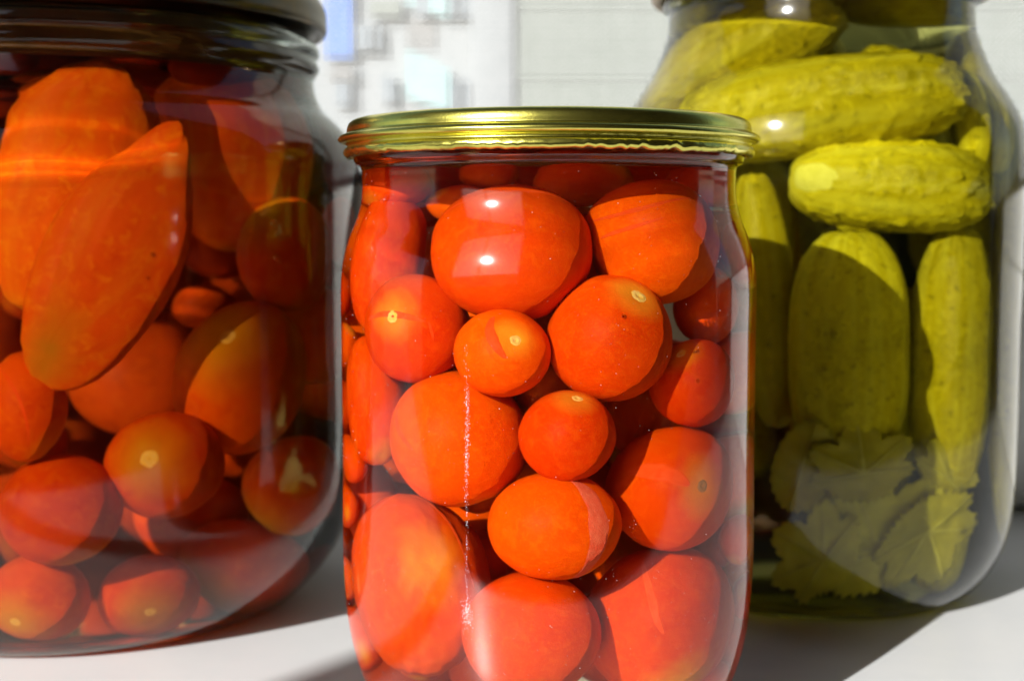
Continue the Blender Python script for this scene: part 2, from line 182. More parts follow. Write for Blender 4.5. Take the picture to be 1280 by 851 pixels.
 ('c16', 'left', [-100.74, 453.9, 90.48], [-16.99, -2.84, 7.24, 9.01, -7.81, 12.22, 1.56, 14.14, 8.21], None, []),
 ('c17', 'left', [-179.77, 415.15, 31.56], [-8.31, 13.02, 6.94, -16.46, -2.86, -8.33, -6.53, -9.38, 12.17], None, []),
 ('c18', 'left', [-117.38, 416.18, 65.71], [-5.65, -13.81, -6.76, 10.42, 2.85, -12.89, 13.52, -7.97, 7.11], None, []),
 ('c19', 'left', [-190.64, 417.87, 88.98], [-5.87, -6.97, -1.08, 1.38, -2.45, 8.64, -7.1, 5.28, 2.58], None, []),
 ('c20', 'left', [-78.75, 452.05, 116.41], [-2.43, -4.63, -3.32, -3.52, -2.11, 4.82, -5.68, 3.29, -1.57], None, []),
 ('c21', 'left', [-111.7, 410.85, 33.65], [-5.64, 4.18, -10.19, 11.58, -2.54, -5.99, -4.8, -11.04, -2.48], None, []),
 ('c22', 'left', [-167.34, 456.08, 108.14], [-5.53, 2.05, 3.26, -3.76, 0.22, -5.3, -2.05, -5.94, 0.92], None, []),
 ('c23', 'left', [-175.42, 443.44, 59.09], [-1.09, -9.59, -0.87, 9.58, -1.23, 1.97, -2.1, -0.63, 9.44], None, []),
 ('c24', 'left', [-132.81, 436.85, 95.52], [-15.84, -1.4, 2.36, 2.76, -4.71, 14.63, -0.62, 14.81, 4.88], None, []),
 ('c25', 'left', [-154.26, 461.82, 31.3], [-1.84, 3.97, 4.43, -3.56, -4.47, 2.82, 5.63, -1.53, 3.23], None, []),
 ('c26', 'left', [-164.35, 430.98, 127.76], [-1.68, -6.95, -5.92, 7.64, 2.35, -4.87, 5.22, -5.68, 5.23], None, []),
 ('c27', 'left', [-102.65, 444.78, 67.59], [-2.18, -1.14, -5.66, -0.96, -5.86, 1.48, -6.35, 1.28, 1.72], None, []),
 ('c28', 'left', [-184.66, 416.32, 121.83], [-10.71, -9.76, 4.81, 10.09, -11.39, -1.03, 4.3, 2.45, 14.38], None, []),
 ('c29', 'left', [-101.46, 419.21, 102.76], [-6.4, -1.09, 5.98, 3.08, -7.62, 0.92, 6.58, 2.51, 5.38], None, []),
 ('c30', 'left', [-71.85, 439.78, 36.05], [-3.43, -6.63, -2.2, 2.34, -3.29, 6.61, -6.96, 2.16, 3.3], None, []),
 ('c31', 'left', [-195.04, 396.75, 58.39], [-1.12, 6.86, -3.09, -6.42, -2.68, -4.02, -5.17, 1.85, 5.66], None, []),
 ('c32', 'left', [-175.42, 409.38, 84.17], [-3.13, 6.22, 0.68, -4.49, -2.62, 4.76, 4.68, 1.64, 5.02], None, []),
 ('c33', 'left', [-157.83, 455.36, 90.71], [-7.85, -4.43, 8.68, 2.75, -11.34, -3.63, 10.09, -0.35, 7.74], None, []),
 ('c34', 'left', [-140.29, 457.96, 36.95], [-7.27, -0.63, 0.65, -0.7, -0.08, -6.81, 0.68, -6.82, 0.02], None, []),
 ('c35', 'left', [-142.66, 406.59, 149.14], [-1.08, -0.03, -7.24, 2.11, -7.08, -0.18, -8.59, -1.74, 0.86], None, []),
 ('c36', 'left', [-193.51, 410.11, 73.44], [-0.53, 6.68, 3.66, -7.37, -1.81, 2.34, 3.05, -3.22, 6.28], None, []),
 ('c37', 'left', [-188.1, 428.67, 58.72], [-6.06, -3.45, 2.86, 3.57, -0.78, 6.59, -2.73, 6.65, 2.26], None, []),
 ('c38', 'left', [-97.38, 464.62, 49.69], [-6.04, 0.74, -2.69, -0.62, -6.04, -0.54, -3.05, -0.24, 5.44], None, []),
 ('c39', 'left', [-154.98, 460.85, 57.8], [-4.69, 3.86, 7.07, -8.37, -5.65, -0.67, 5.09, -5.73, 5.41], None, []),
 ('c40', 'left', [-124.66, 460.72, 25.65], [-0.56, -2.43, 10.46, 9.7, -4.66, -0.56, 4.68, 9.38, 2.43], None, []),
 ('c41', 'left', [-128.16, 469.63, 88.88], [-6.48, -1.88, -3.18, 4.46, -1.18, -5.15, 1.16, -5.98, 2.02], None, []),
 ('c42', 'left', [-73.06, 445.8, 84.33], [-3.21, -5.96, 0.66, 6.24, -3.11, -0.61, 0.89, 0.31, 6.67], None, []),
 ('c43', 'left', [-118.22, 422.85, 149.67], [-4.83, 4.43, 2.18, -4.62, -2.72, -4.34, -1.97, -4.45, 4.82], None, []),
 ('c44', 'left', [-195.68, 405.24, 106.87], [-2.02, -4.54, -4.44, 6.54, -1.15, -1.62, 0.35, -4.72, 4.68], None, []),
 ('c45', 'left', [-69.91, 404.47, 15.39], [-5.75, -0.45, 2.3, 2.37, -0.09, 5.61, -0.4, 6.05, 0.25], None, []),
 ('c46', 'left', [-176.09, 446.36, 36.48], [-0.94, -5.35, 4.27, 2.92, -4.23, -4.81, 7.23, 1.01, 2.49], None, []),
 ('c47', 'left', [-173.43, 451.26, 127.36], [-2.87, 4.17, -4.06, -5.11, -4.16, -1.23, -3.75, 2.47, 4.78], None, []),
 ('c48', 'left', [-179.29, 435.9, 77.15], [-2.05, 7.11, -7.74, -8.63, -6.37, -4.13, -8.51, 4.75, 6.05], None, []),
 ('c49', 'left', [-78.28, 450.43, 56.26], [-0.52, 6.71, 3.18, -5.51, -2.68, 4.96, 6.38, -1.77, 4.54], None, []),
 ('c50', 'left', [-162.12, 439.22, 16.79], [-2.64, 3.24, 5.42, -5.2, -4.83, 0.9, 4.87, -3.39, 3.89], None, []),
 ('c51', 'left', [-102.95, 414.25, 86.29], [-2.21, 4.45, 4.32, -6.7, -2.12, -0.68, 1.03, -4.27, 4.84], None, []),
 ('c52', 'left', [-91.74, 461.09, 64.6], [-1.58, 2.23, -5.76, -6.25, -0.35, 1.54, 0.22, 5.96, 2.24], None, []),
 ('c53', 'left', [-104.48, 436.36, 12.51], [-6.76, -2.57, -1.36, 3.23, -5.8, -0.87, -1.01, -1.36, 6.29], None, []),
 ('c54', 'left', [-125.73, 428.38, 117.14], [-2.99, 6.09, 0.2, -6.07, -2.62, 2.55, 2.6, 0.89, 6.18], None, []),
 ('c55', 'left', [-165.93, 451.14, 25.96], [-0.51, -5.69, 4.09, 6.86, -1.94, -1.95, 2.87, 3.64, 5.37], None, []),
 ('c56', 'left', [-184.8, 432.87, 96.66], [-3.93, 4.44, 5.79, -1.84, -6.78, 4.16, 7.76, 0.64, 3.91], None, []),
 ('c57', 'left', [-79.86, 414.04, 126.7], [-6.46, -2.34, 3.2, 1.82, -6.84, -1.73, 3.79, -0.69, 6.28], None, []),
 ('c58', 'left', [-71.28, 442.48, 123.57], [-5.13, 5.11, -0.99, -5.23, -5.03, -0.95, -1.43, 0.04, 7.04], None, []),
 ('c59', 'left', [-127.36, 467.23, 105.91], [-7.54, -2.01, 4.44, 2.35, -8.08, -0.42, 4.88, 0.78, 7.07], None, []),
 ('c60', 'left', [-106.69, 423.65, 18.45], [-5.3, 3.57, -5.15, -2.69, -6.99, -2.64, -6.48, -0.02, 5.31], None, []),
 ('c61', 'left', [-195.91, 402.93, 91.15], [-1.39, 5.46, -2.28, 2.3, -1.78, -5.4, -6.13, -1.9, -1.51], None, []),
 ('c62', 'left', [-119.34, 440.86, 129.65], [-0.22, -4.58, 5.46, 6.77, -3.25, -2.52, 4.78, 4.39, 3.83], None, []),
 ('c63', 'left', [-137.91, 405.24, 25.48], [-8.44, -0.83, 0.27, 0.34, -4.16, -5.62, 1.01, -5.57, 4.16], None, []),
 ('c64', 'left', [-111.67, 466.32, 41.18], [-7.66, -2.27, 2.93, 4.12, -3.83, 5.7, -0.25, 6.41, 4.45], None, []),
 ('c65', 'left', [-167.77, 455.37, 66.85], [-0.27, 2.35, -5.98, 1.7, -5.82, -2.34, -7.62, -1.38, -0.31], None, []),
 ('c66', 'left', [-162.23, 408.28, 53.26], [-9.04, -3.22, -1.6, 4.05, -7.67, -0.99, -1.27, -1.55, 8.25], None, []),
 ('c67', 'left', [-56.98, 412.59, 50.12], [-0.12, 2.31, -5.89, -6.55, -0.4, -0.03, -0.4, 5.87, 2.32], None, []),
 ('c68', 'left', [-57.94, 410.98, 94.44], [-2.2, 5.45, -3.38, -5.68, -3.53, -3.13, -5.22, 1.54, 4.82], None, []),
 ('c69', 'left', [-139.73, 408.3, 48.48], [-6.93, -0.13, -3.45, 1.81, -6.46, -2.81, -3.29, -3.26, 5.71], None, []),
 ('c70', 'left', [-195.52, 394.17, 44.79], [-4.04, -4.16, -2.37, 4.34, -4.36, 1.3, -2.8, -0.77, 5.44], None, []),
 ('c71', 'left', [-136.9, 419.74, 136.24], [-6.22, 0.95, 4.5, 5.43, -0.7, 5.19, 1.44, 6.77, -0.1], None, []),
 ('c72', 'left', [-92.97, 411.73, 49.0], [-4.96, -7.09, -6.84, 0.3, -7.58, 7.69, -10.99, 2.99, 3.29], None, []),
 ('c73', 'left', [-88.97, 459.21, 110.98], [-2.15, 6.73, 0.32, -3.13, -1.15, 6.29, 6.6, 1.64, 3.09], None, []),
 ('c74', 'left', [-151.28, 446.28, 14.75], [-3.15, -5.25, -2.09, 5.63, -3.36, 0.42, -1.48, -1.58, 6.07], None, []),
 ('c75', 'left', [-126.84, 426.01, 16.79], [-8.01, 2.69, -6.43, -5.21, -8.81, 2.56, -4.84, 5.05, 7.89], None, []),
 ('c76', 'left', [-120.11, 408.57, 96.31], [-1.32, -3.23, 7.44, 1.44, -7.5, -3.06, 8.97, 0.73, 1.59], None, []),
 ('c77', 'left', [-130.21, 444.89, 18.35], [-0.07, 4.85, 5.69, -8.11, 1.47, -1.33, -2.23, -5.5, 4.66], None, []),
 ('c78', 'left', [-161.61, 420.08, 16.95], [-1.48, -7.63, 0.73, 4.52, -0.14, 6.55, -6.87, 1.55, 4.16], None, []),
 ('q0', 'right', [102.74, 465.38, 104.51], [1.57, -7.31, 0.37, -2.55, 0.31, 7.28, -20.66, -0.59, -0.87], None, []),
 ('q1', 'right', [122.2, 455.22, 70.28], [2.65, -7.52, 0.39, 0.12, 0.39, 7.59, -20.29, -0.98, 0.09], None, []),
 ('q2', 'right', [48.98, 429.0, 114.81], [0.57, -12.08, 0.59, 2.06, 0.6, 12.06, -29.25, -0.19, 0.86], None, []),
 ('q3', 'right', [79.25, 430.13, 73.58], [1.83, -9.94, -1.97, -2.28, -2.11, 9.87, -16.62, -0.81, -1.57], None, []),
 ('q4', 'right', [131.56, 434.39, 81.18], [0.02, -11.69, 0.5, 2.47, 0.5, 11.6, -20.31, 0.05, 1.41], None, []),
 ('q5', 'right', [103.5, 404.93, 134.66], [0.01, -7.63, -0.06, -0.41, -0.06, 7.63, -21.44, -0.0, -0.15], None, []),
 ('q6', 'right', [112.01, 420.97, 134.48], [3.2, -8.51, -0.21, 0.65, -0.16, 8.65, -17.19, -1.59, 0.29], None, []),
 ('q7', 'right', [45.69, 406.84, 114.99], [1.81, -8.15, 0.07, -0.01, 0.08, 8.22, -13.79, -1.07, 0.01], None, []),
 ('q8', 'right', [56.52, 400.12, 58.32], [-1.06, -10.88, -0.61, -3.16, -0.56, 10.82, -27.6, 0.48, -1.22], None, []),
 ('q9', 'right', [48.82, 425.6, 56.4], [-0.23, -10.7, -0.18, -1.42, -0.17, 10.66, -17.72, 0.15, -0.85], None, []),
 ('q10', 'right', [52.81, 444.56, 59.21], [0.27, -8.23, 0.68, -1.05, 0.67, 8.21, -14.19, -0.21, -0.59], None, []),
 ('q11', 'right', [93.47, 403.23, 44.06], [0.87, -10.15, -1.66, 0.23, -1.65, 10.17, -18.53, -0.5, 0.05], None, []),
 ('q12', 'right', [81.64, 435.97, 112.18], [0.77, -10.06, -0.83, -0.48, -0.84, 10.06, -21.22, -0.35, -0.26], None, []),
 ('q13', 'right', [63.25, 457.1, 122.95], [1.78, -6.84, 0.23, -0.38, 0.21, 6.87, -17.0, -0.72, -0.13], None, []),
 ('q14', 'right', [88.08, 463.02, 86.31], [2.36, -9.61, 0.1, -2.74, -0.1, 9.58, -17.31, -1.3, -1.5], None, []),
 ('q15', 'right', [127.6, 446.47, 113.32], [-1.95, -9.45, -0.38, 3.82, -0.53, 9.34, -21.16, 0.78, 1.72], None, []),
 ('q16', 'right', [121.69, 419.88, 105.21], [1.88, -9.14, 1.28, 2.05, 1.43, 9.1, -14.81, -0.96, 1.42], None, []),
 ('q17', 'right', [109.29, 441.09, 43.34], [-1.17, -9.04, -0.89, -1.31, -0.85, 9.04, -18.06, 0.65, -0.6], None, []),
 ('q18', 'right', [98.45, 401.85, 86.16], [3.5, -10.42, 1.89, 2.52, 2.07, 10.45, -23.54, -1.33, 1.4], None, []),
 ('q19', 'right', [94.44, 442.72, 143.97], [-0.73, -8.69, 0.23, 0.48, 0.22, 8.69, -16.87, 0.38, 0.24], None, []),
 ('q20', 'right', [96.03, 439.79, 73.69], [-0.11, -8.48, -0.56, 1.56, -0.56, 8.46, -21.1, 0.0, 0.63], None, []),
 ('q21', 'right', [87.05, 465.2, 42.42], [0.67, -8.26, -0.66, -0.81, -0.68, 8.26, -13.68, -0.37, -0.52], None, []),
 ('q22', 'right', [70.85, 459.05, 53.2], [-2.61, -9.83, -1.33, -1.05, -1.29, 9.89, -22.16, 1.22, -0.31], None, []),
 ('q23', 'right', [61.18, 455.15, 82.72], [-0.85, -7.88, 0.44, -2.16, 0.49, 7.81, -15.66, 0.36, -1.1], None, []),
 ('q24', 'right', [117.92, 396.66, 21.95], [-0.92, -7.39, 0.09, 1.34, 0.03, 7.37, -12.42, 0.55, 0.79], None, []),
 ('q25', 'right', [53.4, 448.59, 113.79], [0.63, -6.96, 0.86, 1.83, 0.88, 6.94, -20.54, -0.13, 0.64], None, []),
 ('q26', 'right', [128.43, 400.18, 140.32], [0.92, -7.09, -1.69, 1.16, -1.66, 7.09, -15.96, -0.53, 0.42], None, []),
 ('q27', 'right', [109.13, 463.38, 46.04], [0.41, -7.06, -0.7, 0.55, -0.69, 7.06, -14.67, -0.23, 0.25], None, []),
 ('q28', 'right', [138.86, 429.52, 33.5], [-2.13, -6.85, 0.35, 1.21, 0.3, 6.88, -19.23, 0.78, 0.4], None, []),
 ('q29', 'right', [125.67, 429.82, 146.69], [0.32, -6.68, -0.51, -0.36, -0.51, 6.68, -15.72, -0.12, -0.16], None, []),
]
LEAVES = [  # big sheets at the jar backs are added to darken gaps between fruit
 ('horseradish_leaf', 2.880, 78, 88, 146, 5, 1.5, 'leftback'),
 ('horseradish_leaf', 2.094, 78, 96, 150, -5, 2.5, 'leftback'),
 ('horseradish_leaf', 1.309, 78, 96, 150, 4, 1.5, 'leftback'),
 ('horseradish_leaf', 0.524, 78, 92, 146, -3, 2.5, 'leftback'),
 ('horseradish_leaf', 2.618, 80, 62, 150, 6, 3, 'oval'),
 ('horseradish_leaf', 1.658, 78, 72, 150, -4, 4, 'oval'),
 ('horseradish_leaf', 0.663, 80, 62, 146, 5, 3, 'oval'),
 ('horseradish_leaf', 1.047, 22, 90, 40, 0, 5, 'oval'),
 ('horseradish_leaf', 2.182, 20, 90, 40, 4, 6, 'oval'),
 ('currant_leaf', -1.537, 44.1, 30.1, 22.6, 8, 1.0, 'lobed'),
 ('currant_leaf', -1.429, 22.7, 51.6, 32.2, 24, 3.2, 'lobed'),
 ('currant_leaf', -1.187, 27.5, 36.5, 25.8, -150, 1.0, 'lobed'),
 ('currant_leaf', -1.714, 20.4, 32.2, 23.6, 60, 1.2, 'lobed'),
 ('bay_leaf', -1.823, 45.3, 15.0, 25.8, -15, 2.6, 'oval'),
 ('currant_leaf', -1.064, 41.1, 25.8, 17.2, -35, 4.0, 'lobed'),
]
BUBBLES = [
 ('left', [-66.64, 365.82, 110.13], 1.0),
 ('left', [-65.4, 365.09, 107.37], 0.7),
 ('left', [-65.44, 364.35, 101.18], 0.8),
 ('left', [-64.34, 364.67, 100.1], 0.5),
 ('left', [-66.58, 364.15, 102.47], 0.4),
 ('left', [-59.63, 366.69, 99.8], 0.4),
 ('front', [20.78, 261.83, 92.53], 0.5),
 ('front', [34.93, 274.73, 84.76], 0.4),
 ('front', [35.29, 271.87, 79.12], 0.4),
 ('front', [34.25, 274.53, 84.62], 0.3),
 ('left', [-87.38, 333.75, 102.69], 0.5),
 ('left', [-88.62, 333.53, 97.0], 0.4),
]
JARS = {'front': {'x': 7.9, 'y': 301.0, 'outer': [(0, 2.6), (18, 2.2), (26, 0.7), (29.5, 0), (33.2, 1.4), (37.6, 5.6), (41.4, 12.5), (43.9, 22), (45, 34), (45, 60), (45, 86), (45, 97), (44.5, 102), (43.1, 107), (41.5, 111), (40.5, 115), (40.3, 119.5), (40.6, 122), (41.7, 122.8), (42.1, 124.2), (41.9, 126.2), (40.8, 127.2), (40.2, 128.6), (39, 129.2), (37.9, 128.6)], 'inner': [(0, 6.6), (18, 6), (27, 4.6), (31, 5.0), (35.3, 8.8), (39, 15), (41.4, 23.5), (42.6, 35), (42.6, 60), (42.6, 86), (42.6, 96), (42.1, 100.5), (40.7, 105.5), (39, 110), (38, 115), (37.8, 120), (37.8, 125), (37.8, 127.2)]}, 'left': {'x': -125.7, 'y': 400.0, 'outer': [(0, 4), (35, 3.4), (50, 0.9), (56, 0), (61.5, 2.0), (68.5, 8.5), (75, 18), (79.6, 31), (81, 44), (81, 80), (81, 124), (80.85, 129), (79.4, 133.4), (74.8, 138.8), (70.6, 143), (68.5, 148), (68.2, 152), (69.3, 153.6), (69.7, 155), (69.2, 156.4), (68.9, 157.2), (69.6, 158.2), (69.8, 159.6), (69.2, 161.2), (67.8, 162.2), (66, 162.0), (65, 161)], 'inner': [(0, 9), (35, 8.2), (51, 6), (57.5, 6.6), (64.6, 12), (71.3, 20.5), (75.8, 32), (77.5, 45), (77.5, 80), (77.5, 123.5), (77.3, 128), (75.9, 132.2), (71.4, 137.4), (67.2, 141.5), (65.2, 147), (65, 152), (65, 156), (65, 160.5)]}, 'right': {'x': 91.7, 'y': 418.0, 'outer': [(0, 3.4), (26, 3), (37, 0.8), (42, 0), (46.6, 1.8), (52.4, 7.5), (57, 17), (59.2, 29), (59.7, 42), (59.7, 80), (59.7, 126), (59.4, 134), (58.0, 140), (54.6, 146.2), (50.4, 152.5), (47.4, 159), (45.3, 165), (44.6, 170), (44.6, 173), (46.2, 174), (46.6, 175.5), (46, 178), (44.8, 180), (43.4, 180.5), (42, 180)], 'inner': [(0, 7.6), (26, 7), (37.5, 5.4), (43, 6), (48.9, 10.8), (53.7, 19), (56.2, 30), (56.9, 43), (56.9, 80), (56.9, 125), (56.5, 132.5), (55, 138.5), (51.8, 144.5), (47.7, 151), (44.6, 158), (42.6, 164.5), (41.8, 170), (41.8, 175), (41.8, 179.5)]}}


# ------------------------------------------------------------------ helpers
def tag(o, label=None, cat=None, group=None, kind=None):
    if label: o['label'] = label
    if cat: o['category'] = cat
    if group: o['group'] = group
    if kind: o['kind'] = kind
    return o

def empty(name, loc):
    o = bpy.data.objects.new(name, None); o.empty_display_size = 10
    COL.objects.link(o); o.location = loc; return o

def link(name, bm, mats, parent=None, loc=(0, 0, 0), smooth=True, caster=False, normals=True):
    if normals: bmesh.ops.recalc_face_normals(bm, faces=bm.faces)
    me = bpy.data.meshes.new(name); bm.to_mesh(me); bm.free()
    if smooth: me.polygons.foreach_set('use_smooth', [True] * len(me.polygons))
    for m in (mats if isinstance(mats, (list, tuple)) else [mats]): me.materials.append(m)
    o = bpy.data.objects.new(name, me); COL.objects.link(o)
    o.location = loc
    if parent: o.parent = parent
    if caster: o.cycles.is_caustics_caster = True
    else: o.cycles.is_caustics_receiver = True
    return o

def box(bm, x0, x1, y0, y1, z0, z1):
    v = [bm.verts.new((x, y, z)) for x in (x0, x1) for y in (y0, y1) for z in (z0, z1)]
    for f in ((0, 1, 3, 2), (4, 6, 7, 5), (0, 4, 5, 1), (2, 3, 7, 6), (0, 2, 6, 4), (1, 5, 7, 3)):
        bm.faces.new([v[i] for i in f])

def bevel_box(x0, x1, y0, y1, z0, z1, b=1.5, seg=3):
    bm = bmesh.new(); box(bm, x0, x1, y0, y1, z0, z1)
    bmesh.ops.recalc_face_normals(bm, faces=bm.faces)
    bmesh.ops.bevel(bm, geom=list(bm.edges), offset=b, segments=seg, affect='EDGES', profile=.5)
    return bm

def catmull(Pn, k=8):
    out = []
    for i in range(len(Pn) - 1):
        p0 = Pn[max(i - 1, 0)]; p1 = Pn[i]; p2 = Pn[i + 1]; p3 = Pn[min(i + 2, len(Pn) - 1)]
        L0 = math.dist(p0, p1); L1 = math.dist(p1, p2); L2 = math.dist(p2, p3)
        for s in range(k):
            t = s / k; q = []
            for c in (0, 1):
                m1 = (((p1[c] - p0[c]) / L0 + (p2[c] - p1[c]) / L1) / 2 if L0 > 0 else (p2[c] - p1[c]) / L1) * L1
                m2 = (((p2[c] - p1[c]) / L1 + (p3[c] - p2[c]) / L2) / 2 if L2 > 0 else (p2[c] - p1[c]) / L1) * L1
                q.append((2*t**3 - 3*t*t + 1) * p1[c] + (t**3 - 2*t*t + t) * m1 + (-2*t**3 + 3*t*t) * p2[c] + (t**3 - t*t) * m2)
            out.append((max(0.0, q[0]), q[1]))
    out.append(tuple(Pn[-1])); return out

def lathe(bm, prof, n=256, wob=None):
    rings = []
    for k, (r, z) in enumerate(prof):
        if r < 1e-5: rings.append([bm.verts.new((0, 0, z))])
        else:
            ring = []
            for i in range(n):
                a = 2 * math.pi * i / n; rr, zz = (r, z) if wob is None else wob(k, r, z, a)
                ring.append(bm.verts.new((rr * math.cos(a), rr * math.sin(a), zz)))
            rings.append(ring)
    fs = []
    for a, b in zip(rings, rings[1:]):
        la, lb = len(a), len(b)
        if la == 1 and lb == 1: continue
        for i in range(n):
            j = (i + 1) % n
            if la == 1: fs.append(bm.faces.new((a[0], b[i], b[j])))
            elif lb == 1: fs.append(bm.faces.new((a[i], b[0], a[j])))
            else: fs.append(bm.faces.new((a[i], b[i], b[j], a[j])))
    return fs

class Prof:
    """Inner radius of a jar as a function of height."""
    def __init__(s, pts):
        c = catmull(pts); i0 = min(range(len(c)), key=lambda i: c[i][1]); s.p = [c[i0]]
        for q in c[i0 + 1:]:
            if q[1] > s.p[-1][1] + 1e-4: s.p.append(q)
    def __call__(s, z):
        p = s.p
        if z <= p[0][1]: return p[0][0]
        for a, b in zip(p, p[1:]):
            if z <= b[1]: return a[0] + (b[0] - a[0]) * (z - a[1]) / (b[1] - a[1])
        return p[-1][0]

# ------------------------------------------------------------------ materials
def new_mat(name):
    m = bpy.data.materials.new(name); m.use_nodes = True
    nt = m.node_tree; nt.nodes.clear()
    out = nt.nodes.new('ShaderNodeOutputMaterial')
    return m, nt, nt.nodes.new, nt.links.new, out

def ramp(nt, stops, fac):
    n = nt.nodes.new('ShaderNodeValToRGB'); e = n.color_ramp.elements
    while len(e) < len(stops): e.new(.5)
    for el, (p, c) in zip(e, stops): el.position = p; el.color = (*c, 1) if len(c) == 3 else c
    nt.links.new(fac, n.inputs[0]); return n

def tex_noise(nt, scale, detail=4, rough=.55, dist=0, coord='Object'):
    tc = nt.nodes.new('ShaderNodeTexCoord'); n = nt.nodes.new('ShaderNodeTexNoise')
    n.inputs['Scale'].default_value = scale; n.inputs['Detail'].default_value = detail
    n.inputs['Roughness'].default_value = rough; n.inputs['Distortion'].default_value = dist
    nt.links.new(tc.outputs[coord], n.inputs['Vector']); return n

def mix(nt, a, b, fac, mode='MIX'):
    n = nt.nodes.new('ShaderNodeMix'); n.data_type = 'RGBA'; n.blend_type = mode
    for s, v in ((0, fac), (6, a), (7, b)):
        if hasattr(v, 'links') or hasattr(v, 'is_linked'): nt.links.new(v, n.inputs[s])
        elif s == 0: n.inputs[s].default_value = v
        else: n.inputs[s].default_value = (*v, 1)
    return n.outputs[2]

def glass_mat(name, ior, col=(1, 1, 1), vol=None, rough=0):
    m, nt, N, L, out = new_mat(name)
    g = N('ShaderNodeBsdfGlass'); g.inputs['IOR'].default_value = ior
    g.inputs['Roughness'].default_value = rough; g.inputs['Color'].default_value = (*col, 1)
    L(g.outputs[0], out.inputs['Surface'])
    if vol:
        v = N('ShaderNodeVolumeAbsorption'); v.inputs['Density'].default_value = vol[1]
        v.inputs['Color'].default_value = (*vol[0], 1); L(v.outputs[0], out.inputs['Volume'])
    return m

def skin_mat(name, main, dark, pale, pole, pole2, spec=.05, rough=.42, bump=.25, grain=1.0, spots=None, streaks=None, pole_w=.19, vmin=.85):
    """Fruit skin: 'stem' vertex attribute runs 0 at the stem end to 1 at the blossom end."""
    m, nt, N, L, out = new_mat(name)
    p = N('ShaderNodeBsdfPrincipled'); L(p.outputs[0], out.inputs['Surface'])
    p.inputs['Roughness'].default_value = rough; p.inputs['Specular IOR Level'].default_value = spec
    oi = N('ShaderNodeObjectInfo')
    n1 = tex_noise(nt, .07, 4, .6, .4); n2 = tex_noise(nt, 1.9, 4, .7); n3 = tex_noise(nt, .35, 5, .6, .8)
    c = mix(nt, main, dark, ramp(nt, [(.42, (0,)*3), (.68, (1,)*3)], n1.outputs[0]).outputs[0])
    c = mix(nt, c, pale, ramp(nt, [(.50, (0,)*3), (.70, (.8,)*3)], n3.outputs[0]).outputs[0])
    c = mix(nt, c, pale, ramp(nt, [(.52, (0,)*3), (.66, (.9*grain,)*3)], n2.outputs[0]).outputs[0])
    if spots:
        n4 = tex_noise(nt, .42, 2, .5); c = mix(nt, c, spots, ramp(nt, [(.60, (0,)*3), (.70, (.75,)*3)], n4.outputs[0]).outputs[0])
    if streaks:
        al = N('ShaderNodeAttribute'); al.attribute_name = 'lengthwise'
        n5 = N('ShaderNodeTexNoise'); n5.inputs['Scale'].default_value = streaks[1]; n5.inputs['Detail'].default_value = 5; n5.inputs['Roughness'].default_value = .65; n5.inputs['Distortion'].default_value = .3
        L(al.outputs['Vector'], n5.inputs['Vector'])
        c = mix(nt, c, streaks[0], ramp(nt, [(.46, (0,)*3), (.68, (streaks[2],)*3)], n5.outputs[0]).outputs[0])
    at = N('ShaderNodeAttribute'); at.attribute_name = 'stem'
    ad = N('ShaderNodeMath'); ad.operation = 'MULTIPLY_ADD'; L(n1.outputs[0], ad.inputs[0]); ad.inputs[1].default_value = .22
    sb = N('ShaderNodeMath'); sb.operation = 'SUBTRACT'; L(at.outputs['Fac'], sb.inputs[0]); sb.inputs[1].default_value = .11
    L(sb.outputs[0], ad.inputs[2])
    r = ramp(nt, [(0, (1,)*3), (pole_w * .33, (.7,)*3), (pole_w, (0,)*3)], ad.outputs[0])
    c = mix(nt, c, mix(nt, pole, pole2, n3.outputs[0]), r.outputs[0])
    hs = N('ShaderNodeHueSaturation'); L(c, hs.inputs['Color'])
    mr = N('ShaderNodeMapRange'); L(oi.outputs['Random'], mr.inputs[0]); mr.inputs[3].default_value = .498; mr.inputs[4].default_value = .510; L(mr.outputs[0], hs.inputs['Hue'])
    mv = N('ShaderNodeMapRange'); L(oi.outputs['Random'], mv.inputs[0]); mv.inputs[3].default_value = vmin; mv.inputs[4].default_value = 1.1; L(mv.outputs[0], hs.inputs['Value'])
    L(hs.outputs[0], p.inputs['Base Color'])
    b = N('ShaderNodeBump'); b.inputs['Strength'].default_value = bump; b.inputs['Distance'].default_value = .25
    ma = N('ShaderNodeMath'); ma.operation = 'MULTIPLY_ADD'; L(n3.outputs[0], ma.inputs[0]); ma.inputs[1].default_value = 1.6; L(n2.outputs[0], ma.inputs[2])
    L(ma.outputs[0], b.inputs['Height']); L(b.outputs[0], p.inputs['Normal'])
    return m

def plain_mat(name, c0, c1, scale=.3, rough=.5, metal=0, spec=.5, bump=0, bscale=None, detail=5):
    m, nt, N, L, out = new_mat(name)
    p = N('ShaderNodeBsdfPrincipled'); L(p.outputs[0], out.inputs['Surface'])
    n = tex_noise(nt, scale, detail, .6, .3)
    r = ramp(nt, [(.35, c0), (.68, c1)], n.outputs[0]); L(r.outputs[0], p.inputs['Base Color'])
    p.inputs['Roughness'].default_value = rough; p.inputs['Metallic'].default_value = metal; p.inputs['Specular IOR Level'].default_value = spec
    if bump:
        n2 = tex_noise(nt, bscale or scale * 6, 3, .6)
        b = N('ShaderNodeBump'); b.inputs['Strength'].default_value = bump; b.inputs['Distance'].default_value = .2
        L(n2.outputs[0], b.inputs['Height']); L(b.outputs[0], p.inputs['Normal'])
    return m

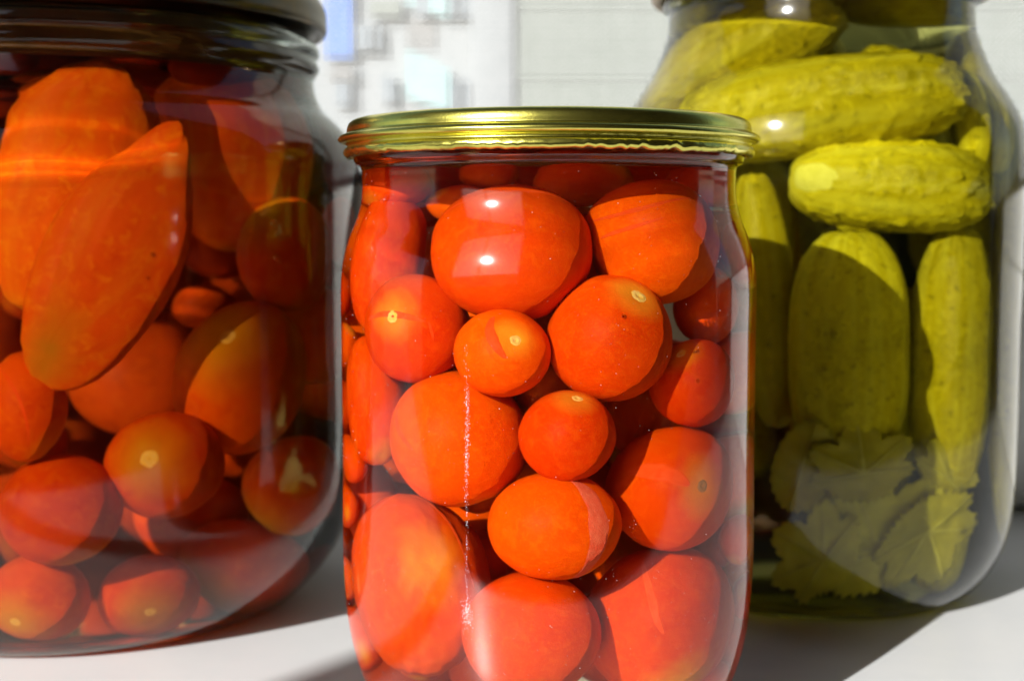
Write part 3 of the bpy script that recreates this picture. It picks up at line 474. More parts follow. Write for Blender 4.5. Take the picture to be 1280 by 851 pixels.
M = {}
M['glass'] = glass_mat('clear_glass', 1.5, (.985, .995, .985), rough=.075)
M['glass_clear'] = glass_mat('plain_clear_glass', 1.5, (.985, .995, .985), rough=.075)
M['glass_green'] = glass_mat('greenish_glass', 1.5, (.95, .985, .965), rough=.075)
M['brine_pink'] = glass_mat('pale_pink_brine', 1.34 / 1.5, (.99, .88, .74))
M['brine_brown'] = glass_mat('dark_brown_brine', 1.34 / 1.5, (.87, .62, .38))
M['brine_olive'] = glass_mat('yellow_green_brine', 1.34 / 1.5, (.97, .95, .50))
M['brine_top'] = glass_mat('dark_brine_surface', 1.34, (.87, .62, .38))
M['tomato'] = skin_mat('ripe_tomato_skin', (.84, .080, .001), (.74, .052, .001), (.88, .125, .003), (.88, .50, .03), (.82, .24, .02))
M['tomato_deep'] = skin_mat('dark_tomato_skin', (.78, .095, .002), (.62, .045, .002), (.84, .17, .004), (.62, .44, .015), (.66, .30, .01), grain=.4, pole_w=.30)
M['tomato_dark'] = skin_mat('overripe_tomato_skin', (.36, .035, .003), (.26, .022, .003), (.40, .06, .005), (.36, .12, .01), (.36, .08, .01), grain=.3)  # darker skin copy: shade deep in the left jar put into the colour
M['plum'] = skin_mat('plum_tomato_skin', (.80, .12, .004), (.68, .075, .003), (.86, .26, .008), (.42, .25, .012), (.60, .20, .01), grain=.3, bump=.2, streaks=((.80, .26, .012), 2.6, .42))
M['cucumber'] = skin_mat('pickled_cucumber_skin', (.42, .335, .006), (.28, .23, .008), (.58, .48, .02), (.62, .58, .16), (.5, .44, .06), rough=.3, bump=.35, grain=.6, spec=.12, spots=(.20, .16, .008), streaks=((.56, .50, .07), 2.2, .7), vmin=.66)
M['flesh'] = plain_mat('bare_tomato_flesh', (.80, .13, .07), (.84, .22, .13), .6, .45, bump=.5, spec=.06)
M['flesh_red'] = plain_mat('orange_flesh_edge', (.80, .085, .010), (.84, .12, .02), .6, .45, spec=.05)
M['scar'] = plain_mat('stem_scar', (.88, .66, .10), (.84, .74, .30), .9, .6, bump=.4, spec=.06)
M['scar_dark'] = plain_mat('brown_stem_scar', (.45, .22, .04), (.30, .18, .05), .9, .6, bump=.4)
M['pith'] = plain_mat('pale_cut_end', (.72, .70, .26), (.62, .60, .16), .3, .5, spec=.06)
M['leaf'] = plain_mat('pickled_leaf', (.36, .31, .03), (.22, .20, .02), .12, .45, bump=.3, bscale=.5)
M['leaf_pale'] = plain_mat('pale_pickled_leaf', (.48, .43, .07), (.34, .31, .05), .12, .45, bump=.3, bscale=.5)
M['leaf_dark'] = plain_mat('dark_soaked_leaf', (.03, .045, .012), (.045, .06, .015), .12, .5, bump=.3, bscale=.5)  # for added sheets that darken the gaps behind the cucumbers
M['leaf_brown'] = plain_mat('dark_brown_soaked_leaf', (.035, .022, .010), (.055, .035, .014), .12, .5, bump=.3, bscale=.5)  # for added sheets that darken the gaps behind the plum tomatoes
M['vein'] = plain_mat('leaf_vein', (.42, .38, .11), (.34, .30, .08), .3, .5)
M['gold'] = plain_mat('gold_lacquered_tin', (.74, .67, .14), (.64, .60, .12), .9, .24, metal=1, bump=.12, bscale=2.2)
M['tin'] = plain_mat('dark_lacquered_tin', (.15, .10, .035), (.05, .06, .06), .05, .3, metal=1, bump=.1, bscale=1.2)
M['tin_pale'] = plain_mat('brown_lacquered_tin', (.40, .26, .12), (.30, .22, .12), .08, .3, metal=1, bump=.1)
M['sill'] = plain_mat('white_sill_paint', (.74, .75, .75), (.80, .80, .79), .02, .32, bump=.05, bscale=.4)
M['frame'] = plain_mat('white_window_plastic', (.74, .74, .72), (.79, .79, .77), .02, .35)
M['gasket'] = plain_mat('dark_rubber_gasket', (.03, .035, .04), (.05, .05, .05), .3, .6)
M['seal'] = plain_mat('dark_seal_rubber', (.10, .085, .05), (.14, .11, .06), .2, .5, spec=.1)  # for the ring added to darken the left jar's neck
M['mesh'] = plain_mat('grey_screen_thread', (.60, .61, .60), (.68, .69, .68), .1, .5)
M['siding'] = plain_mat('pale_siding', (.20, .23, .19), (.225, .25, .215), .002, .6, bump=.1, bscale=.05)
M['plaster'] = plain_mat('white_plaster', (.30, .325, .335), (.35, .37, .38), .0012, .8)
M['blue'] = plain_mat('blue_facade_panel', (.03, .16, .60), (.05, .22, .68), .001, .6)
M['turquoise'] = plain_mat('turquoise_facade_panel', (.30, .50, .52), (.36, .54, .55), .001, .6)
M['pane'] = plain_mat('dark_window_pane', (.22, .26, .30), (.28, .32, .35), .001, .1)
M['roofing'] = plain_mat('grey_roofing', (.2, .2, .2), (.28, .27, .26), .002, .8)
M['soil'] = plain_mat('courtyard_ground', (.10, .10, .09), (.16, .15, .13), .0006, .9)
M['floor'] = plain_mat('brown_floor', (.10, .07, .045), (.15, .10, .07), .01, .5)
M['wallpaint'] = plain_mat('brown_wall_paint', (.075, .06, .045), (.10, .08, .06), .003, .7)
M['dust'] = plain_mat('dust', (.46, .42, .38), (.55, .52, .50), 1, .7)
M['lime'] = plain_mat('dried_lime', (.70, .69, .69), (.78, .78, .78), 1, .5)  # white of the painted sun glint on the front jar
M['bubble'] = glass_mat('air_bubble', 1 / 1.34)

# ------------------------------------------------------------------ jars
PROF = {k: Prof(j['inner']) for k, j in JARS.items()}

def make_jar(key, label, lid_build, glass, brine, brine_label, brine_name, level=None):
    J = JARS[key]; loc = (J['x'], J['y'], 0)
    root = tag(empty('glass_jar', loc), label, 'jar')
    po = catmull(J['outer']); po.append((0, po[-1][1])); pi = catmull(J['inner'])
    bm = bmesh.new(); lathe(bm, po); bmesh.ops.recalc_face_normals(bm, faces=bm.faces)
    if level is not None:                                   # headspace wall above the brine
        top = [q for q in pi if q[1] > level]
        wall = [(PROF[key](level), level)] + top + [(0, top[-1][1])]
        fs = lathe(bm, wall)
        bm.normal_update()
        for f in fs:
            c = f.calc_center_median(); inward = Vector((-c.x, -c.y, 0)) if abs(f.normal.z) < .9 else Vector((0, 0, -1))
            if f.normal.dot(inward) < 0: f.normal_flip()
    link('glass_body', bm, glass, root, caster=True, normals=False)
    bm = bmesh.new()
    if level is None:
        lathe(bm, pi + [(0, pi[-1][1])]); mats = [brine]
    else:
        low = [q for q in pi if q[1] < level] + [(PROF[key](level), level)]
        lathe(bm, low)
        ft = lathe(bm, [low[-1], (0, level)])
        bmesh.ops.remove_doubles(bm, verts=bm.verts, dist=1e-4)
        for f in bm.faces:
            if f.calc_center_median().z > level - 1e-3: f.material_index = 1
        mats = [brine, M['brine_top']]
    b = link('brine', bm, mats, None, loc, caster=True)
    tag(b, brine_label, 'brine')
    lid_build(root)
    return root

def front_lid(root):
    prof = catmull([(0, 130.6), (34, 130.6), (36.5, 130.2), (38.5, 131.2), (41.6, 131.9), (42.9, 131.3), (43.4, 130.2), (43.5, 129.2)], 6)
    prof += catmull([(43.55, 128.9), (44.3, 128.75), (45.1, 128.3), (45.3, 127.7), (44.8, 127.15), (43.7, 126.9), (43.35, 126.5)], 6)
    k0 = len(prof)
    prof += catmull([(43.4, 126.2), (44.0, 125.7), (44.1, 125.0), (43.7, 124.4), (43.1, 124.2), (42.7, 124.8)], 6)
    k1 = len(prof)
    prof += [(42.5, 126.5), (42.3, 129.4), (0, 129.4)]
    def wob(k, r, z, a):
        v = Vector((math.cos(a) * 9, math.sin(a) * 9, 3.1)); s = noise.noise(v) ; s2 = abs(noise.noise(v * 1.9))
        if k0 + 6 <= k < k1: return r + .25 * s2, z + .9 * s2 - .35 + .25 * s
        return r + .05 * noise.noise(v * .5 + Vector((0, 0, k * .07))), z + .05 * s
    bm = bmesh.new(); lathe(bm, prof, 360, wob)
    link('lid', bm, M['gold'], root)

def left_lid(root):
    prof = catmull([(0, 176), (58, 176), (66, 175.5), (70.5, 173.5), (71.8, 171), (72, 168), (72, 165.6), (71.4, 164.6), (70.4, 164.5)], 6) + [(70.1, 164.9), (70, 166), (68, 163.4), (0, 163.4)]
    bm = bmesh.new(); lathe(bm, prof, 300)
    o = link('lid', bm, M['tin'], root)
    bm = bmesh.new(); lathe(bm, [(61.6, 163), (61.6, 151.5), (62.2, 150.6), (63.4, 150.6), (64.0, 151.5), (64.2, 160), (64.2, 163), (61.6, 163)], 200)
    link('seal_ring', bm, M['seal'], o)  # added ring, makes the dark band seen through the neck

def right_lid(root):
    prof = catmull([(0, 186), (40, 186), (46, 185.5), (49.2, 183.5), (50, 181), (50, 177.8), (49.6, 176.4), (48.6, 175.6), (47.4, 175.8)], 6) + [(47, 176.4), (46.9, 181), (0, 181)]
    bm = bmesh.new(); lathe(bm, prof, 300)
    link('lid', bm, M['tin_pale'], root)

make_jar('front', 'small front glass jar of round red tomatoes under a gold tin lid', front_lid, M['glass'], M['brine_pink'],
         'clear pinkish brine around the tomatoes in the gold-lidded front jar', 'brine')
make_jar('left', 'big wide glass jar of dark orange plum tomatoes at the left edge', left_lid, M['glass_green'], M['brine_brown'],
         'dark brown brine in the big jar of plum tomatoes', 'brine', level=159.5)
make_jar('right', 'tall glass jar of yellow-green pickled cucumbers on the right', right_lid, M['glass_clear'], M['brine_olive'],
         'yellow-green brine around the cucumbers in the right-hand jar', 'brine')

# ------------------------------------------------------------------ fruit
def basis(pole):
    z = Vector(pole).normalized(); x = z.orthogonal().normalized(); return Matrix((x, z.cross(x), z)).transposed()

def fruit_mesh(Mx, pole, shape, nu=80, nv=52, seed=0):
    """Unit ball with its pole along 'pole', reshaped by shape(dir, theta, phi)->(radius), carried through the axes matrix Mx."""
    B = basis(pole); bm = bmesh.new(); st = bm.verts.layers.float.new('stem'); sv = bm.verts.layers.float_vector.new('lengthwise'); rows = []
    def vert(th, ph):
        d = B @ Vector((math.sin(th) * math.cos(ph), math.sin(th) * math.sin(ph), math.cos(th)))
        v = bm.verts.new(Mx @ (d * shape(d, th, ph))); v[st] = th / math.pi; v[sv] = (math.cos(ph), math.sin(ph), th * .22); return v
    for i in range(nv + 1):
        th = math.pi * i / nv
        rows.append([vert(th, 0)] if i in (0, nv) else [vert(th, 2 * math.pi * j / nu) for j in range(nu)])
    for a, b in zip(rows, rows[1:]):
        for j in range(nu):
            k = (j + 1) % nu
            if len(a) == 1: bm.faces.new((a[0], b[j], b[k]))
            elif len(b) == 1: bm.faces.new((a[j], b[0], a[k]))
            else: bm.faces.new((a[j], b[j], b[k], a[k]))
    return bm

def tomato_shape(seed, lump=.02, dimple=.05):
    o = Vector((seed * 3.7, seed * 1.3, -seed * 2.1))
    def f(d, th, ph):
        return 1 + lump * noise.noise(d * 1.3 + o) + lump * .4 * noise.noise(d * 3.5 + o) + lump * .16 * noise.noise(d * 9 + o) - dimple * math.exp(-(th / .20) ** 2) - .02 * math.exp(-((math.pi - th) / .15) ** 2)
    return f

def plum_shape(seed):
    o = Vector((seed * 2.7, -seed * 1.9, seed))
    def f(d, th, ph):
        cr = abs(noise.noise(Vector((d.x * 1.5, d.y * .8, d.z * 1.5)) + o))
        cr2 = abs(noise.noise(Vector((d.x * 3 + d.y, d.y * 1.4, d.z * 3)) + o * 2))
        return 1.0 + .018 * math.exp(-(cr / .13) ** 2) + .035 * noise.noise(d * 1.6 + o) + .005 * math.exp(-(cr2 / .10) ** 2) - .04 * math.exp(-(th / .25) ** 2)
    return f

def patch(Mx, shape_of, c, r, name, mat, parent, dome=.02, lift=.006, n=28, rings=7):
    """Small round scar lying on a fruit around direction c."""
    B = basis(c); bm = bmesh.new(); rows = []
    for i in range(rings + 1):
        th = r * i / rings; row = []
        for j in range(1 if i == 0 else n):
            ph = 2 * math.pi * j / n; rr = th * (1 + .18 * noise.noise(Vector((math.cos(ph) * 2, math.sin(ph) * 2, c[0] * 9))))
            d = B @ Vector((math.sin(rr) * math.cos(ph), math.sin(rr) * math.sin(ph), math.cos(rr)))
            t = i / rings; h = lift * (1 - t * t * 1.6) + dome * (math.exp(-((t - .55) / .25) ** 2) - .5 * math.exp(-(t / .3) ** 2))
            row.append(bm.verts.new(Mx @ (d * (shape_of(d) + h))))
        rows.append(row)
    for a, b in zip(rows, rows[1:]):
        for j in range(n):
            k = (j + 1) % n
            bm.faces.new((a[0], b[j], b[k]) if len(a) == 1 else (a[j], b[j], b[k], a[k]))
    return link(name, bm, mat, parent)

def tear(Mx, shape_of, dirs, width, scale, name, mat, parent):
    """Split in the skin: a tapering strip of bare flesh with a raised torn edge."""
    P3 = [tuple(d) for d in dirs]; pts = []
    for i in range(len(P3) - 1):
        p0 = Vector(P3[max(i - 1, 0)]); p1 = Vector(P3[i]); p2 = Vector(P3[i + 1]); p3 = Vector(P3[min(i + 2, len(P3) - 1)])
        for s in range(8):
            t = s / 8
            pts.append((.5 * (2 * p1 + (p2 - p0) * t + (2 * p0 - 5 * p1 + 4 * p2 - p3) * t * t + (3 * p1 - p0 - 3 * p2 + p3) * t ** 3)).normalized())
    pts.append(Vector(P3[-1]))
    bm = bmesh.new(); rows = []; n = len(pts); W = 8
    for i, p in enumerate(pts):
        tg = (pts[min(i + 1, n - 1)] - pts[max(i - 1, 0)]).normalized(); sd = p.cross(tg).normalized()
        t = i / (n - 1); w = width / scale * (math.sin(math.pi * (t * .96 + .02)) ** .7) * (1 + .25 * noise.noise(Vector((t * 7, width, 1)))) * .5
        row = []
        for k in range(W + 1):
            s = k / W * 2 - 1; d = (p + sd * w * s).normalized()
            h = .016 * math.exp(-((abs(s) - .9) / .12) ** 2) + .004 - .010 * (abs(s) > .97) + .006 * noise.noise(d * 14)
            row.append(bm.verts.new(Mx @ (d * (shape_of(d) + h))))
        rows.append(row)
    for a, b in zip(rows, rows[1:]):
        for k in range(W): bm.faces.new((a[k], a[k + 1], b[k + 1], b[k]))
    o = link(name, bm, mat, parent)
    return o

def sphere_shape_of(shape, pole):
    B = basis(pole).transposed()
    def f(d):
        q = B @ d; return shape(d, math.acos(max(-1, min(1, q.z))), math.atan2(q.y, q.x))
    return f

LABEL = {
 't1': 'largest round tomato just under the rim of the front jar, skin ringed by splits',
 't2': 'round tomato with wavy skin lines at the top right of the front jar',
 't3': 'long orange-red tomato leaning on the glass at the top left of the front jar',
 't4': 'tomato with a bright yellow stem scar below the long top-left one',
 't5': 'small tomato with a peeled crescent beside its yellow scar, under the largest tomato',
 't6': 'smooth round tomato with a pale nick near its top, right of the small peeled one',
 't7': 'big smooth tomato with a torn flap on its left, mid left of front jar',
 't8': 'smallest smooth orange tomato at the centre of the front jar',
 't9': 'tomato half hidden at the right wall of the front jar under the orange one',
 't10': 'round tomato with a brown ring-shaped scar at the right of the front jar',
 't11': 'tomato with a wide pink strip of peeled skin, below the smallest orange one',
 't12': 'tomato squeezed against the left wall of the front jar at mid height',
 't13': 'tall blotchy orange tomato at the bottom left of the front jar',
 't14': 'round tomato resting at the bottom centre of the front jar',
 't15': 'big tomato with a short dark slit at the bottom right of the front jar',
 't16': 'narrow tomato pressed to the lower left wall behind the tall blotchy one',
 't18': 'bright orange tomato at the right wall beneath the wavy-lined one',
 't19': 'deep red tomato behind, between the scarred right one and the nicked one',
 't20': 'red tomato peeping out behind the three at the centre of the front jar',
 't22': 'red tomato set back between the tall blotchy one and the pink-striped one',
 'a1': 'large yellowish plum tomato standing at the top left of the big jar',
 'a2': 'wrinkled pointed plum tomato slanting across the big jar',
 'a3': 'long dark plum tomato under the rim of the big jar, right of the yellowish one',
 'a4': 'glossy oval cherry tomato with air bubbles on it in the big jar',
 'a5': 'egg-shaped tomato with a yellow-green stem end below the bubbled one',
 'a6': 'tomato with a thin skin crease at the left edge beneath the slanting plum',
 'a7': 'plain round tomato low on the left of the big jar',
 'a8': 'round tomato with a pale yellow ring scar at the centre of the big jar',
 'a9': 'tomato tucked under the ring-scarred one in the big jar',
 'a10': 'dark red round tomato low on the right of the big jar',
 'a11': 'bottom-layer tomato at the left edge of the big jar',
 'a12': 'small bright orange tomato with a green dot on the floor of the big jar',
 'a13': 'wide flattened tomato on the floor of the big jar, right of the green-dotted one',
 'a14': 'small orange tomato at the right wall of the big jar near the gold lid',
 'a15': 'dim red tomato behind, right of the yellow-green ended one',
 'a16': 'dark tomato sticking up out of the brine under the big jar lid',
 'p1': 'cucumber slanting up to the right under the rim of the right jar',
 'p2': 'long grooved cucumber lying across the shoulder of the right jar',
 'p3': 'warty cucumber with a pale cut end lying in the right jar',
 'p4': 'slim upright cucumber beside the front jar, at the left of the pickle jar',
 'p5': 'broad upright cucumber at the centre of the pickle jar',
 'p6': 'upright cucumber half in sun at the right of the pickle jar',
 'p7': 'slim pale cucumber standing against the right wall of the pickle jar',
 'p8': 'pale thin cucumber at the right shoulder of the pickle jar',
 'p9': 'dark cucumber at the back of the neck of the pickle jar',
}
def stem_dir(c, key, jar):
    rnd = random.Random(key)
    d = Vector((rnd.uniform(-.6, .6), -rnd.uniform(.6, 1) if False else rnd.uniform(.7, 1), rnd.uniform(-.6, .6)))
    return d.normalized()

for key, jar, c, m, pole, tears in DATA:
    Mx = Matrix((m[0:3], m[3:6], m[6:9])); sd = sum(ord(ch) * (i + 1) for i, ch in enumerate(key)) % 97
    ax = [Mx.col[i].length for i in range(3)]; scale = sum(ax) / 3
    kind = key[0]
    if kind in 'pq':                                            # ---- cucumbers
        li = max(range(3), key=lambda i: ax[i]); pl = [0, 0, 0]
        pl[li] = -1 if (key in ('p3', 'p2') ) else 1
        if li == 0 and key == 'p1': pl[0] = 1
        pl = Vector(pl); L_, W_ = ax[li], sum(ax) / 2 - ax[li] / 2
        k_w = {'p3': 1.0, 'p2': .75, 'p1': .65, 'p6': .35, 'p5': .15}.get(key, .3)
        o_ = Vector((sd * 1.7, sd * .9, sd * 2.3))
        def shape(d, th, ph, k_w=k_w, o_=o_, pl=pl, L_=L_, W_=W_):
            t = d.dot(pl); s2 = math.sqrt(max(1e-9, 1 - t * t))
            prof = (1 - abs(t) ** 3.4) ** .46 if abs(t) < 1 else 0          # blunter than an ellipse
            want = prof; rr = 1 + min(.32, (want - s2) * .75 if s2 > .25 else (want - s2) * s2 * 3 * .75)
            rr = max(1.0, rr) if s2 > .02 else 1.0
            r = rr * .985 + .016 * math.cos(5 * ph + .6)*s2
            q = Vector((d.x * (L_ if pl.x else W_), d.y * (L_ if pl.y else W_), d.z * (L_ if pl.z else W_)))
            w = noise.noise(q * .30 + o_); w2 = noise.noise(q * .62 + o_ * 2)
            wart = max(0, w - .12) ** 1.2 * .16 + max(0, w2 - .15) * .055
            near = 1 - math.exp(-(max(0, th) / .75) ** 6) if key == 'p3' else 1
            return r * (.97 + k_w * wart * near) + .02 * noise.noise(q * .06 + o_)
        bm = fruit_mesh(Mx, pl, shape, 112, 120)
        o = link('pickled_cucumber', bm, M['cucumber'], None, c)
        if kind == 'p': tag(o, LABEL[key], 'pickle', 'cucumbers in the right-hand jar')
        else: tag(o, 'upright cucumber at the back of the pickle jar behind the front ones', 'pickle', 'cucumbers at the back of the pickle jar')
        if key == 'p3': patch(Mx, sphere_shape_of(shape, pl), tuple(pole) if pole else tuple(pl), .38, 'cut_end', M['pith'], o, dome=.0, lift=.06)
        continue
    rnd = random.Random(key)
    p = Vector(pole) if pole else stem_dir(c, key, jar)
    plum = key in ('a1', 'a2', 'a3', 'a16')
    if plum:
        li = max(range(3), key=lambda i: ax[i])
        if not pole: p = Vector([1 if i == li else 0 for i in range(3)])
        shape = plum_shape(sd)
        if key == 'a2':
            base = shape
            def shape(d, th, ph, base=base):
                k = -d.y                                           # narrows to a point at its upper end
                return base(d, th, ph) * (1 - .22 * max(0, k) ** 2 * (1 - max(0, k) ** 6)) 
    else: shape = tomato_shape(sd, .035 if key in ('t13', 't15', 't3') else .022, .05 if (pole and key not in ('t10',)) else .03)
    if key == 't13':
        base = shape
        def shape(d, th, ph, base=base):
            return base(d, th, ph) + .012 * noise.noise(d * 7) + .008 * abs(noise.noise(d * 15)) - .02 * math.exp(-((abs(d.x + .15 * d.y) - .1) / .05) ** 2) * max(0, d.y)
    so = sphere_shape_of(shape, p)
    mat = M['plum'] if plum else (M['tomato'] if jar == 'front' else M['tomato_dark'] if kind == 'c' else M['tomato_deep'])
    hero = kind in 'ta'
    bm = fruit_mesh(Mx, p, shape, *((128, 90) if plum else (88, 60) if hero else (48, 32)))
    o = link('plum_tomato' if plum else 'tomato', bm, mat, None, c)
    if key == 't21': tag(o, 'red tomato behind the front row of the gold-lidded jar', 'tomato', 'tomatoes behind the front row of the front jar')
    elif hero: tag(o, LABEL[key], 'tomato', 'tomatoes in the front jar' if jar == 'front' else 'tomatoes in the big left jar')
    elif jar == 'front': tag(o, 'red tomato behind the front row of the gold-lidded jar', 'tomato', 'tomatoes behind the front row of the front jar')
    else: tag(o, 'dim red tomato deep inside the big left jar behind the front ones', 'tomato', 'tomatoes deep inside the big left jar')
    if pole and key not in ('a2', 't13'):
        patch(Mx, so, tuple(p), {'t10': .11, 't8': .13, 'a8': .17, 't6': .15}.get(key, .13), 'stem_scar', M['scar_dark'] if key in ('t10',) else M['scar'], o, dome=.014)
    for dirs, w in tears:
        if len(dirs) > 2: tear(Mx, so, dirs, w * .165, scale, 'split_skin', M['flesh'] if w > 20 else M['flesh_red'], o)

# ------------------------------------------------------------------ leaves in the pickle jar, added gap-darkening sheets in both big jars
JR = JARS['right']
JL = JARS['left']
def leaf(name, ph0, z0, W, H, tilt, off, kind, mat, label, cat):
    JR, PR_, rad = (JL, PROF['left'], 74) if kind == 'leftback' else (JARS['right'], PROF['right'], 52)
    if kind == 'leftback': kind = 'oval'
    bm = bmesh.new(); nt_, nr = 160, 14; rows = []; bm2 = bmesh.new(); seed = ph0 * 10
    ct, st = math.cos(R(tilt)), math.sin(R(tilt))
    def put(b, s, h, extra=0.0):
        x = s * ct - h * st; z = z0 + s * st + h * ct
        z = max(z, (7.2 if rad == 52 else 8.8) + .2 * abs(x) * .05)
        rr = PR_(z) - off - extra - 1.3 * (1 + noise.noise(Vector((s * .06, h * .06, seed)))) - .7 * noise.noise(Vector((s * .22, h * .25, seed))) 
        a = ph0 + x / rad
        return b.verts.new((JR['x'] + rr * math.cos(a), JR['y'] + rr * math.sin(a), z))
    def edge(th):
        if kind == 'oval':
            return 1 + .03 * math.sin(23 * th)
        q = .62
        for v, ln in zip(VA, VL):
            dd = abs(math.atan2(math.sin(th - v), math.cos(th - v))); q = max(q, ln * math.exp(-(dd / .70) ** 2))
        return q + .09 * abs(math.sin(17 * th)) + .04 * abs(math.sin(41 * th)) + .05 * noise.noise(Vector((math.cos(th) * 3, math.sin(th) * 3, seed)))
    VA = [R(90), R(42), R(138), R(-5), R(185)]; VL = [1.15, 1.0, 1.0, .8, .8]
    veins = VA if kind != 'oval' else [math.pi / 2, -math.pi / 2]
    for i in range(nr + 1):
        row = []
        for j in range(1 if i == 0 else nt_):
            th = 2 * math.pi * j / nt_; r = i / nr * edge(th)
            dv = min(abs(math.atan2(math.sin(th - v), math.cos(th - v))) for v in veins) * r
            row.append(put(bm, r * math.cos(th) * W / 2, r * math.sin(th) * H / 2, -.25 * math.exp(-(dv / .05) ** 2) + .8 * r * r * math.sin(3 * th + seed)))
        rows.append(row)
    for a, b in zip(rows, rows[1:]):
        for j in range(nt_):
            k = (j + 1) % nt_
            bm.faces.new((a[0], b[j], b[k]) if len(a) == 1 else (a[j], b[j], b[k], a[k]))
    bmesh.ops.recalc_face_normals(bm, faces=bm.faces)
    o = link(name, bm, mat, None)
    sm = o.modifiers.new('thickness', 'SOLIDIFY'); sm.thickness = .15; sm.offset = 0
    tag(o, label, cat)
    # raised veins
    for v in veins:
        prev = None; n = 18
        for i in range(n + 1):
            r = i / n * edge(v) * .97; w = .035 * (1 - .75 * i / n)
            q = []
            for s in (-1, 0, 1):
                th = (r * math.cos(v) - s * w * math.sin(v), r * math.sin(v) + s * w * math.cos(v))
                q.append(put(bm2, th[0] * W / 2, th[1] * H / 2, -.55 - (.15 if s == 0 else 0) + .8 * r * r * math.sin(3 * v + seed)))
            if prev:
                bm2.faces.new((prev[0], prev[1], q[1], q[0])); bm2.faces.new((prev[1], prev[2], q[2], q[1]))
            prev = q
    link('leaf_vein', bm2, mat if 'dark' in mat.name else M['vein'], o)
LL = ['dark leaf lining the left wall of the big tomato jar', 'dark leaf lining the back of the big tomato jar left of its middle', 'dark leaf lining the back of the big tomato jar right of its middle',
      'dark leaf lining the back of the big tomato jar near its right wall',
      'dark leaf lining the back of the pickle jar towards the front jar', 'dark leaf lining the back of the pickle jar behind the broad cucumber', 'dark leaf lining the back of the pickle jar at its right side',
      'short dark leaf low at the back right of the pickle jar', 'short dark leaf low at the back left of the pickle jar',
      'jagged olive leaf under the broad upright cucumber in the pickle jar', 'largest pale lobed leaf low in the middle of the pickle jar',
      'lobed leaf hanging tip down at the lower right of the pickle jar', 'lobed leaf lying on its side at the lower left of the pickle jar',
      'dark narrow leaf at the lower left of the pickle jar', 'small crumpled leaf at the right of the jagged olive one']
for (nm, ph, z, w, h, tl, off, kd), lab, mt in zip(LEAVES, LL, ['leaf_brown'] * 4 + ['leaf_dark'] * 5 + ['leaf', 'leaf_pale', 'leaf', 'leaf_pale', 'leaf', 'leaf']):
    leaf(nm, ph, z, w, h, tl, off, kd, M[mt], lab, 'leaf')

# ------------------------------------------------------------------ bubbles and the film of dust on the front jar
BL = {'left': ('tiny air bubble on the bubbled oval cherry tomato in the big jar', 'air bubbles in the big jar'), 'front': ('tiny air bubble beside the right wall of the front jar', 'air bubbles in the front jar')}
for jar, p, r in BUBBLES:
    bm = bmesh.new(); bmesh.ops.create_icosphere(bm, subdivisions=3, radius=r)
    o = link('air_bubble', bm, M['bubble'], None, p); tag(o, BL[jar][0], 'bubble', BL[jar][1])

J = JARS['front']; po = Prof(J['outer'])
bm = bmesh.new(); rnd = random.Random(3)
for i in range(1500):
    a = R(-90 + rnd.uniform(-85, 85)); z = rnd.uniform(3, 122) if rnd.random() < .6 else rnd.uniform(3, 45); r = po(z) + .02; s = rnd.choice((.02, .025, .03, .035, .045, .07))
    c = Vector((r * math.cos(a), r * math.sin(a), z))
    mt = Matrix.Translation(c) @ Matrix.Rotation(rnd.uniform(0, 6.28), 4, 'Z') @ Matrix.Diagonal((s * rnd.uniform(.6, 2.2), s, s * rnd.uniform(.5, 1.4), 1))
    bmesh.ops.create_icosphere(bm, subdivisions=1, radius=1, matrix=mt)
tag(link('dust', bm, M['dust'], None, (J['x'], J['y'], 0)), 'fine pale dust specks on the glass of the front jar', 'dust', kind='stuff')

# sun glint down the front jar, painted with white matte specks
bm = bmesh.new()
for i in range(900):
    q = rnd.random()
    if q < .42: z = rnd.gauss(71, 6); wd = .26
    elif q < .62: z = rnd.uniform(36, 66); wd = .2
    else: z = rnd.gauss(35.2, 1.5); wd = .55  # dense blob paints the bright spot at the foot of the glint
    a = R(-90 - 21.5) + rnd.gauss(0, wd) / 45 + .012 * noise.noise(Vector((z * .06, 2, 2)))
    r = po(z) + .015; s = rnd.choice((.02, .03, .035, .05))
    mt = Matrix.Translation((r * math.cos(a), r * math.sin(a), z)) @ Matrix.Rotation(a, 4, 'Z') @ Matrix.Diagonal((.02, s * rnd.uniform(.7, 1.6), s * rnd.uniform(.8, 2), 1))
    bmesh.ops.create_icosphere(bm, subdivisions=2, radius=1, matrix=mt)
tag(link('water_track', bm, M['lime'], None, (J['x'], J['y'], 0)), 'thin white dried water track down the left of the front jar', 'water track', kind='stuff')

# ------------------------------------------------------------------ sill, window, what lies beyond it
o = link('windowsill', bevel_box(-1400, 1400, 136, 640, -40, 0, 5, 4), M['sill'], None); tag(o, 'white painted windowsill under the jars', 'windowsill', kind='structure')
bm = bmesh.new(); box(bm, -6000, 6000, -6000, 620, -905, -900); tag(link('floor', bm, M['floor'], None, smooth=False), kind='structure')
bm = bmesh.new(); box(bm, -1400, 1400, 170, 640, -900, -40.5); tag(link('parapet_wall', bm, M['plaster'], None, smooth=False), 'plain pale wall below the windowsill', 'wall')

